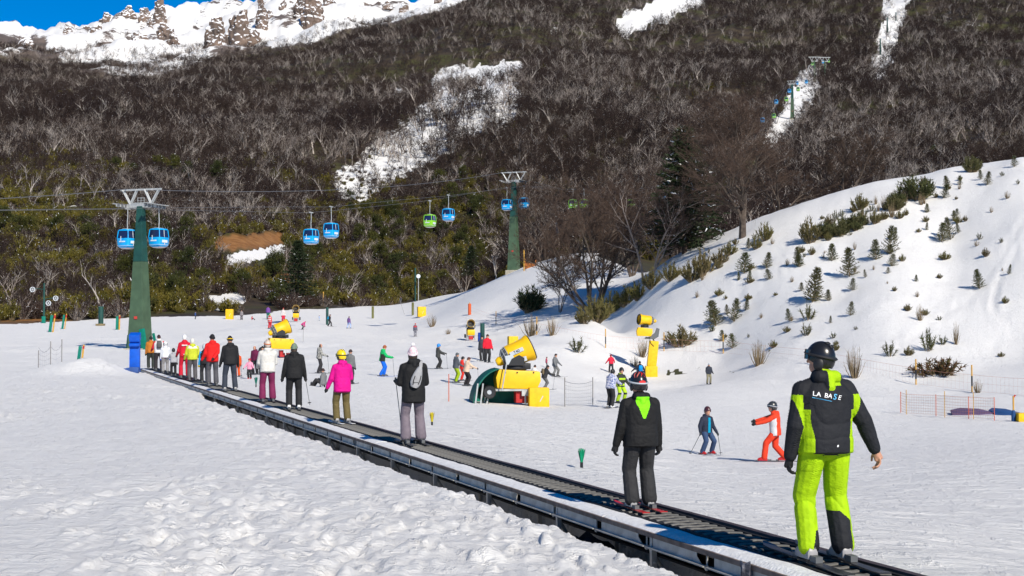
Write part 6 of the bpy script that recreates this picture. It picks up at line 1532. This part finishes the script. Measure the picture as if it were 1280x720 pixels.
# 2 child, black jacket with bright green hood lining
def paint_child(fc, reg, mi):
    x, y, z = fc.T; mi = mi.copy()
    mi[((reg == 4) | (reg == 1)) & (y < -.03) & (z < 1.505) & (z > 1.22) & (np.abs(x) < .012 + .40 * (z - 1.21) * np.where(z > 1.42, np.maximum(1 - (z - 1.42) * 4, .5), 1))] = 4
    return mi
def flames(o, part, sp, hc, hm, hs, hands, S, ft):
    hl = [c for c in o.children if c.name.startswith('helmet')][0]
    rd = (.076 * hs * 1.315, .096 * hs * 1.315, .108 * hs * 1.315)
    def P(th, ph): return hc + Vector((0, 0, .02)) + hm @ Vector((rd[0] * math.sin(ph) * math.cos(th), rd[1] * math.sin(ph) * math.sin(th), rd[2] * math.cos(ph)))
    for k, (th, a, b, w) in enumerate(((-1.57, .25, .95, .16), (-2.1, .35, 1.05, .14), (-1.05, .35, 1.05, .14), (-2.6, .4, 1.1, .13), (-.55, .4, 1.1, .13))):
        mb = MB(); L_ = 8; vs = []
        for i in range(L_ + 1):
            f = i / L_; ph = a + (b - a) * f; ww = w * math.sin(math.pi * min(1, f * .9 + .08)) ** .8 * (1.2 - f * .6); sh = .16 * math.sin(f * 4 + k)
            vs += [P(th + sh - ww, ph), P(th + sh + ww, ph)]
        mb.add(vs, [(2 * i, 2 * i + 1, 2 * i + 3, 2 * i + 2) for i in range(L_)]); mb.obj('flame_print', M_RED if k % 2 == 0 else mat('pale_red', (.55, .12, .10)), hl, True)
    mb = MB(); vs = []
    for i in range(7): th = -1.57 + (i - 3) * .14; vs += [P(th, 1.36 - .10 * (1 - abs(i - 3) / 3)), P(th, 1.50)]
    mb.add(vs, [(2 * i, 2 * i + 1, 2 * i + 3, 2 * i + 2) for i in range(6)]); mb.obj('logo_print', mat('bright_red', (.6, .03, .03)), hl, True)
person(belt(800), CAZ + 4, 1.41, 'child in black jacket with bright green hood lining and flame-patterned helmet on the carpet', (.012, .012, .013), (.028, .028, .030), armL=(13, 2, 8), armR=(10, 2, 8), stance=.13, lean=2, child=True, hat=('helmet', mat('flame_helmet_black', (.015, .015, .017), .25, .5)), goggles=M_GREY,
       jl=.80, vox=.009, mats=(LIMEH,), paint=paint_child, wrinkle=.015, fingers=True, boots='g', skis=M_SKIR, skilen=1.25, extra=flames, bulk=1.2, leg_flare=.015)
# 3 woman with sling bag
person(belt(517), CAZ + 2, 1.63, 'woman in long black coat with grey sling bag and pompom hat on the carpet', (.012, .012, .013), (.17, .14, .165), armL=(12, 8, 85, 25), armR=(12, 8, 85, 25), stance=.145, lean=2, hat=('pompom', fab_mix('pink_white_knit', (.72, .66, .68), (.66, .40, .45), 22), (.75, .72, .73)), jl=.72, vox=.0125, wrinkle=.012,
       extra=sling_bag, leg_flare=.014, bulk=1.10, boots='k', skilen=1.5, hair=.06, poles={-1: (-.20, -.05, .0), 1: (.04, .0, .0)}, pole_lab='ski pole held by the woman in the long black coat')
# 4 child in pink
person(belt(428), CAZ - 4, 1.47, 'child in hot pink jacket, olive trousers and yellow helmet on the carpet', (.62, .004, .22), (.125, .095, .035), armL=(18, 4, 14), armR=(14, 10, 95, 30), stance=.13, lean=3, head=(-30, 0), child=True, hat=('helmet', mat('yellow_helmet', (.75, .56, .01), .3, .5)), goggles=M_BLK, jl=.74, vox=.0135, wrinkle=.012, bulk=1.10, boots='g', skis=M_SKIW, skilen=1.2)
# 5 black jacket, patterned beanie
person(belt(368), CAZ + 8, 1.60, 'rider in black hooded jacket and green-grey knitted hat on the carpet', (.014, .014, .015), (.018, .018, .020), armL=(12, 0, 15), armR=(12, 2, 15), stance=.13, lean=2, head=(25, 0), hat=('beanie', fab_mix('green_grey_knit', (.20, .22, .16), (.08, .16, .12), 25)), jl=.80, vox=.015, wrinkle=.010, boots='w', skilen=1.45, poles={1: (.42, -.1, .12)}, pole_lab='ski pole held by the rider in the black hooded jacket', hair=.02)
# 6 white jacket, burgundy trousers
person(belt(335), CAZ + 2, 1.66, 'woman in white jacket and burgundy trousers on the carpet', (.60, .58, .54), (.17, .018, .070), armL=(12, 10, 50, 12), armR=(10, 15, 80, 20), stance=.15, lean=2, hat=('helmet', mat('cream_helmet', (.55, .45, .38), .4, .4)), goggles=M_ORNG, jl=.82, vox=.016, wrinkle=.010, hair=.10, boots='k', skilen=1.5, leg_flare=.012)
# 7 black jacket man with yellow goggle strap
person(belt(288), CAZ, 1.75, 'man in black padded jacket with yellow goggle strap on the carpet', (.016, .016, .018), (.035, .042, .060), armL=(12, 4, 20), armR=(10, 4, 20), stance=.17, lean=3, hat=('beanie', (.02, .02, .02)), jl=.82, vox=.018, boots='g',
       extra=lambda o, part, sp, hc, hm, hs, hands, S, ft: (lambda mb: (mb.path([hc + Vector((0, 0, .02)) + hm @ Vector((math.cos(a) * .092, math.sin(a) * .115, .02)) for a in [6.2832 * i / 20 for i in range(21)]], .018, n=5, cap=False), part(mb, 'goggle_strap', mat('yellow_strap', (.65, .40, .01)))))(MB()), bulk=1.08)
# 8 red jacket
person(belt(266), CAZ, 1.80, 'man in plain red jacket and grey trousers on the carpet', (.62, .012, .012), (.075, .075, .085), armL=(14, -4, 30, -10), armR={'hand': (.02, -.23, .98), 'el': (1, -.2, -.4)}, stance=.13, lean=2, hat=('beanie', (.015, .015, .017)), jl=.80, vox=.018, bulk=1.06, boots='k')
# 9 yellow-white jacket
person(belt(241), CAZ, 1.62, 'rider in yellow-green and white jacket with pale hat on the carpet', (.48, .52, .03), (.085, .08, .085), armL=(14, 4, 30), armR=(12, 6, 60), stance=.13, hat=('helmet', mat('pale_helmet', (.6, .58, .52), .4, .4)), vox=.02, mats=((.66, .66, .66),), paint=lambda fc, reg, mi: np.where((reg == 1) & (fc[:, 2] > 1.36), 4, np.where(reg == 6, 1, mi)))
person(belt(252, .12), CAZ, 1.40, 'child in black and bright blue jacket between yellow and red riders', (.015, .015, .018), (.02, .02, .022), child=True, hat=('helmet', M_GREY), vox=.02, mats=((.02, .32, .60),), paint=lambda fc, reg, mi: np.where((reg == 5) | (reg == 6), 4, mi), glove=(.6, .45, .02), bulk=1.08)
# 11 red suit with printed back
def redprint(o, part, sp, hc, hm, hs, hands, S, ft):
    rng = random.Random(2)
    for z_, w, hh in ((1.30, .26, .055), (.93, .13, .03)):
        mb = MB()
        for k in range(int(w / .045)): mb.box(sp(z_, -.185) + Vector((-w / 2 + .0225 + k * .045, 0, 0)), (.034, .05, hh * rng.uniform(.75, 1)))
        part(mb, 'back_print', M_WHITE, False)
person(belt(231), CAZ, 1.76, 'instructor in all-red suit with white print on the back', (.55, .012, .03), (.48, .010, .03), armL=(14, 6, 40), armR=(14, 6, 40), stance=.14, hat=('helmet', M_WHITE), vox=.02, extra=redprint, bulk=1.05)
person(belt(221, -.12), CAZ, 1.15, 'small child in black and white half hidden beside the red-suited instructor', (.35, .35, .37), (.015, .015, .017), child=True, hat=('helmet', M_BLK), vox=.025, armL=(30, 40, 20))
person(belt(210, -.1), CAZ, 1.42, 'child in white vest and grey trousers near the start of the queue', (.62, .63, .66), (.24, .23, .23), child=True, hat=('helmet', M_WHITE), goggles=M_BLK, vox=.022, mats=((.45, .02, .04),), paint=lambda fc, reg, mi: np.where((reg == 1) & (fc[:, 2] < .90), 4, mi), glove=(.03, .08, .45))
person(belt(199), CAZ, 1.74, 'rider in white and red jacket with grey backpack at the far end of the carpet', (.68, .67, .67), (.03, .025, .028), hat=('beanie', (.04, .02, .025)), vox=.022, extra=backpack(1.24, (.10, .10, .105)), mats=((.55, .02, .03),), paint=lambda fc, reg, mi: np.where(((reg == 5) | (reg == 6)), 4, mi), armR=(25, 10, 40), armL=(20, 10, 50), stance=.14)
person(belt(193, -.15), CAZ, 1.66, 'rider in orange and dark green half hidden behind the grey backpack', (.45, .15, .02), (.03, .035, .03), hat=('beanie', (.02, .02, .02)), vox=.024, glove=(.01, .05, .03))
# ---- on the piste
def fp(px, py, hpx, az, *a, **k):
    p = hit(px, py); h = hpx * p.y / FPX; k.setdefault('vox', max(.02, min(.04, .0028 * p.y / 8)))
    return person(p, az, h, *a, **k)
G = 'ski pole held by '
fp(297, 471, 32, -30, 'skier in orange suit standing behind the man in the black padded jacket', (.62, .09, .02), (.60, .08, .015), hat=('beanie', (.05, .03, .02)), poles={1: (.35, .2, 0)}, pole_lab=G + 'the skier in the orange suit')
fp(319, 469, 37, 200, 'woman in burgundy jacket standing beside the pink-clad toddler', (.12, .012, .05), (.02, .02, .022), hat=None, hair=.10, armL=(10, 15, 30))
fp(328, 469, 37, 170, 'person in black jacket behind the white-jacketed rider', (.015, .015, .017), (.018, .018, .02), hat=('beanie', (.02, .02, .02)))
fp(312, 474, 26, 190, 'toddler in pale pink jacket, black trousers and red hat', (.75, .30, .42), (.02, .02, .022), child=True, hat=('beanie', (.5, .02, .03)), boots='r', armL=(30, 20, 10), armR=(30, 20, 10), skis=None, bulk=1.2)
fp(399, 467, 38, 75, 'skier in grey camouflage jacket leaning on a pole', fab_mix('grey_camo', (.42, .41, .38), (.07, .07, .065), 12), (.03, .028, .032), hat=None, hair=.01, armR=(10, 25, 45), stride=.10, poles={1: (.30, .55, 0)}, pole_lab=G + 'the skier in grey camouflage')
fp(404, 484, 41, -72, 'skier in grey jacket sitting on the snow', (.16, .165, .17), (.03, .03, .033), sit=True, hat=('beanie', (.05, .03, .03)), lean=-4, skis=None)
fp(437, 480, 44, 20, 'person in grey jacket mostly hidden behind the pink-clad child', (.14, .145, .15), (.03, .03, .033), hat=('beanie', (.05, .03, .03)))
fp(478, 471, 41, 78, 'skier in bright green jacket and blue trousers on the open piste', (.01, .42, .12), (.005, .12, .60), hat=('beanie', (.30, .08, .03)), armR=(8, 35, 45), armL=(8, 30, 45), stride=.22, crouch=.04, lean=8, skis=M_SKIB, skilen=1.6, poles={1: (.30, .62, 0)}, pole_lab=G + 'the skier in bright green', mats=((.02, .02, .02),), paint=lambda fc, reg, mi: np.where((reg == 1) & (np.abs(fc[:, 0]) > .15) & (fc[:, 2] < 1.25), 4, mi), glove=(.01, .4, .12))
fp(548, 462, 32, 80, 'young skier in dark clothes and bright blue helmet', (.05, .052, .05), (.022, .022, .024), child=True, hat=('helmet', mat('bright_blue_helmet', (.0, .20, .60), .3, .5)), armR=(10, 50, 25), armL=(10, 40, 25), stride=.2, crouch=.05, poles={1: (.25, .62, 0)}, pole_lab=G + 'the skier with the blue helmet')
fp(570, 478, 39, 70, 'skier in slate jacket and lime trousers', (.075, .085, .10), (.28, .40, .01), hat=('beanie', (.10, .11, .12)), armR=(5, 20, 40), stride=.1, crouch=.03)
fp(577, 476, 30, 90, 'child in red suit squeezed between two skiers', (.62, .03, .02), (.60, .03, .02), child=True, hat=('helmet', M_BLK))
fp(583, 483, 38, 60, 'skier in beige jacket and black trousers pushing with a pole', (.62, .46, .34), (.025, .02, .022), hat=('beanie', (.10, .04, .03)), armR=(25, 45, 20), armL=(10, 30, 50), lean=10, crouch=.05, poles={1: (.55, .55, 0)}, pole_lab=G + 'the skier in beige')
fp(603, 450, 32, 200, 'skier in dark jacket behind the red-jacketed adult', (.06, .065, .075), (.03, .03, .033), hat=('beanie', (.02, .02, .022)), poles={-1: (-.5, .3, 0)}, pole_lab=G + 'the dark skier beside the red-jacketed adult')
fp(609, 453, 36, 160, 'adult in red jacket and black trousers by the blue barrel', (.58, .012, .03), (.02, .02, .022), hat=('beanie', (.05, .02, .02)), armR=(15, 10, 20), armL=(12, 5, 15))
fp(681, 488, 34, 65, 'skier in black jacket with tan backpack leaning forward behind the large cannon', (.03, .03, .032), (.12, .12, .12), hat=('beanie', (.03, .02, .02)), extra=backpack(1.22, (.16, .12, .07)), lean=22, crouch=.10, stride=.15, armR=(10, 40, 40), poles={1: (.3, .45, 0)}, pole_lab=G + 'the skier with the tan backpack')
fp(667, 487, 31, 40, 'skier in white jacket partly hidden behind the large cannon', (.66, .64, .60), (.20, .20, .20), hat=('beanie', (.03, .02, .02)), lean=12, armR=(20, 40, 30))
fp(694, 470, 31, 120, 'skier in grey jacket and grey trousers striding with legs apart', (.15, .155, .16), (.17, .17, .165), hat=('beanie', (.04, .03, .03)), stance=.30, stride=.1, crouch=.08, armR=(14, 15, 20), armL=(20, 20, 25))
fp(683, 459, 14, 100, 'small child in pink behind the striding grey skier', (.35, .06, .10), (.04, .04, .05), child=True, hat=('beanie', (.05, .02, .03)), vox=.04)
fp(764, 467, 24, -15, 'skier in red jacket seen from behind above the patterned jacket', (.60, .02, .05), (.03, .03, .035), hat=('beanie', (.25, .03, .03)), armL=(30, 10, 25), armR=(30, 10, 40), stride=.35, lean=6, vox=.03)
fp(763, 510, 50, 35, 'skier in blue and white patterned jacket and black trousers', fab_mix('patterned_jacket', (.62, .62, .66), (.04, .08, .28), 16), (.022, .022, .024), hat=('helmet', M_BLK), stride=.1, lean=14, head=(0, 20), boots='w', armR=(10, 40, 30), armL=(10, 30, 30))
fp(776, 504, 46, 150, 'child in black and lime suit facing the patterned jacket', (.03, .035, .03), (.38, .58, .02), child=True, hat=('helmet', M_BLK), mats=((.40, .60, .02),), paint=lambda fc, reg, mi: np.where(((reg == 1) & (np.sin(fc[:, 2] * 22) > .55)), 4, np.where((reg == 2) & (np.sin(fc[:, 2] * 16) > .75), 1, mi)), stance=.18, crouch=.06, armR=(20, 20, 30), armL=(25, 10, 20))
fp(800, 482, 30, -10, 'skier with bright blue backpack beyond the flame-helmeted child', (.02, .025, .04), (.02, .02, .025), hat=('beanie', (.02, .02, .025)), extra=backpack(1.20, (.0, .25, .65), (.30, .16, .44)), armL=(45, 10, 20), armR=(30, 10, 30), poles={-1: (-.7, .1, 0)}, pole_lab=G + 'the skier with the blue backpack')
fp(886, 482, 27, 170, 'small skier in navy top and khaki trousers standing by the bank', (.03, .035, .05), (.22, .20, .13), hat=('helmet', M_GREY), stance=.14, armL=(12, 10, 40), armR=(12, 10, 40))
def boyfront(o, part, sp, hc, hm, hs, hands, S, ft):
    mb = MB(); rings = [[sp(z_, .166 + dd) + Vector((x_, 0, 0)) for x_ in (-w, -w * .4, w * .4, w)] + [sp(z_, .10) + Vector((x_, 0, 0)) for x_ in (w, -w)] for z_, w, dd in ((.87, .055, .012), (1.0, .05, .010), (1.2, .052, .012), (1.40, .045, -.01))]
    mb.loft(rings); part(mb, 'undershirt', fab((.0, .26, .42)))
    for s in (-1, 1):
        mb = MB(); mb.ell(hc + hm @ Vector((s * .03, .088, .018)) * hs, (.012, .008, .008), 8, 6); part(mb, 'eye', M_HAIR)
    mb = MB(); mb.ell(hc + hm @ Vector((0, .083, -.052)) * hs, (.022, .008, .006), 8, 6); part(mb, 'mouth', mat('lips', (.35, .10, .09)))
fp(884, 569, 63, 150, 'boy in open navy jacket and jeans skiing towards the photographer', (.022, .028, .050), (.035, .065, .14), child=True, hat=('helmet', mat('dark_red_helmet', (.06, .02, .025), .3, .5)), stance=.24, crouch=.10, stride=-.10, lean=5, armL=(22, -2, 25), armR=(24, -2, 35), boots='r', jl=.78, skis=M_SKIW, skilen=1.2, vox=.018, extra=boyfront, wrinkle=.01, glove=(.03, .035, .04),
   poles={1: (.60, -.25, 0), -1: (-.42, .25, 0)}, pole_lab=G + 'the boy in the open navy jacket', head=(-12, 0))
fp(968, 577, 77, -78, 'child in red-orange suit with white side panel reaching both arms forward', (.72, .055, .02), (.72, .05, .018), child=True, hat=('helmet', mat('dark_grey_helmet', (.03, .035, .04), .3, .5)), goggles=M_GREY, stance=.12, stride=.52, crouch=.07, lean=4, armL=(8, 62, 12), armR=(14, 72, 4), boots='r', jl=.80, skis=M_SKI, skilen=1.3, vox=.016,
   mats=((.60, .60, .60),), paint=lambda fc, reg, mi: np.where((reg == 1) & (np.abs(fc[:, 0]) > .10) & (fc[:, 2] < 1.36) & (fc[:, 1] > -.08), 4, mi), wrinkle=.01, fingers=True)
# far skiers
fp(335, 399, 17, 0, 'far skier in purple and teal jacket beside the small cannon', (.16, .06, .28), (.02, .12, .11), hat=('beanie', (.03, .02, .02)), vox=.045)
fp(337, 411, 19, 20, 'far skier in red and white striped clothes', (.55, .06, .06), (.50, .03, .04), hat=('beanie', (.35, .45, .15)), vox=.045, paint=lambda fc, reg, mi: np.where((reg == 1) & (np.sin(fc[:, 2] * 30) > .3), 4, mi), mats=((.6, .6, .6),))
fp(354, 404, 19, 160, 'far skier in white jacket and red trousers near a blue mat', (.55, .50, .50), (.50, .02, .05), hat=('beanie', (.30, .02, .03)), vox=.045)
fp(378, 412, 14, 110, 'far skier in pink bending forward', (.65, .03, .22), (.06, .06, .07), hat=('beanie', (.5, .03, .15)), lean=55, crouch=.15, vox=.045)
fp(412, 408, 16, 80, 'far skier in black with bright blue backpack', (.02, .02, .022), (.02, .02, .022), hat=('beanie', (.05, .02, .02)), extra=backpack(1.22, (.0, .28, .55)), stride=.5, crouch=.05, vox=.045)
fp(436, 411, 16, 30, 'far skier in purple jacket and pale blue trousers', (.14, .07, .22), (.35, .45, .75), hat=('beanie', (.10, .04, .03)), stance=.28, crouch=.06, vox=.045)
fp(519, 420, 17, 10, 'far skier in red hat and slate jacket on the upper piste', (.10, .10, .14), (.22, .22, .25), hat=('beanie', (.5, .03, .03)), mats=((.5, .05, .06),), paint=lambda fc, reg, mi: np.where((reg == 1) & (fc[:, 2] > 1.25), 4, mi), vox=.045)
fp(501, 380, 10, 200, 'distant dark skier below the forest edge bushes', (.05, .05, .06), (.07, .07, .08), vox=.06)
fp(555, 369, 8, 100, 'tiny dark skier on the far snow beneath the forest', (.03, .03, .03), (.03, .03, .03), lean=15, vox=.06)
fp(302, 400, 13, 180, 'far person in grey standing by the yellow block at the forest edge', (.22, .20, .21), (.10, .09, .10), vox=.05, skis=None)
fp(315, 400, 9, 90, 'far person in red sitting on the snow by the forest edge', (.50, .02, .03), (.04, .04, .05), sit=True, vox=.06, skis=None)
fp(244, 399, 10, 100, 'far person in blue at the foot of the olive bushes', (.03, .07, .20), (.03, .04, .07), vox=.06, skis=None)
fp(399, 401, 7, 100, 'far small child in pale blue on the upper piste', (.30, .42, .65), (.40, .48, .60), vox=.06, child=True)
finish_people()
# lettering across the instructor's back, laid on the cloth
bd = [c for c in INSTR.children if c.name.startswith('body')][0]
bvh = BVHTree.FromPolygons([v.co[:] for v in bd.data.vertices], [p_.vertices[:] for p_ in bd.data.polygons])
def on_back(name, me, cx, czz, rot):
    bm = bmesh.new(); bm.from_mesh(me); bmesh.ops.triangulate(bm, faces=bm.faces); bmesh.ops.subdivide_edges(bm, edges=bm.edges, cuts=2, use_grid_fill=False)
    for v in bm.verts:
        x, y = v.co.x, v.co.y; y += 0; x += y * .18
        X = cx + x * math.cos(rot) - y * math.sin(rot); Z = czz + x * math.sin(rot) + y * math.cos(rot)
        h_ = bvh.ray_cast(Vector((X, -1, Z)), Vector((0, 1, 0)))
        v.co = Vector((X, (h_[0].y if h_[0] else -.15) - .004, Z))
    bm.to_mesh(me); bm.free(); q = link(name, me, INSTR); q.scale = bd.scale; return q
W_ = mat('white_print', (.75, .75, .75), .6); B_ = mat('sky_blue_print', (.10, .42, .70), .6)
rt = -.16
def at(dx): return (-.030 + dx * math.cos(rt), 1.36 + dx * math.sin(rt))
for s_, dx, m_, sz in (('LA', -.098, W_, .052), ('BA', -.010, W_, .052), ('S', .047, B_, .066), ('E', .088, W_, .052)):
    on_back('lettering', text_mesh(s_, sz, m_), *at(dx), rt)
um = bpy.data.meshes.new('underline'); um.from_pydata([(-.125, -.034, 0), (.03, -.040, 0), (.03, -.036, 0), (-.125, -.028, 0)], [], [(0, 1, 2, 3)]); um.materials.append(B_); on_back('underline', um, *at(0), rt)
um = bpy.data.meshes.new('logo'); um.from_pydata([(math.cos(a) * .008, math.sin(a) * .010, 0) for a in [6.283 * i / 8 for i in range(8)]], [], [tuple(range(8))]); um.materials.append(W_); on_back('logo', um, .03, .96, 0)
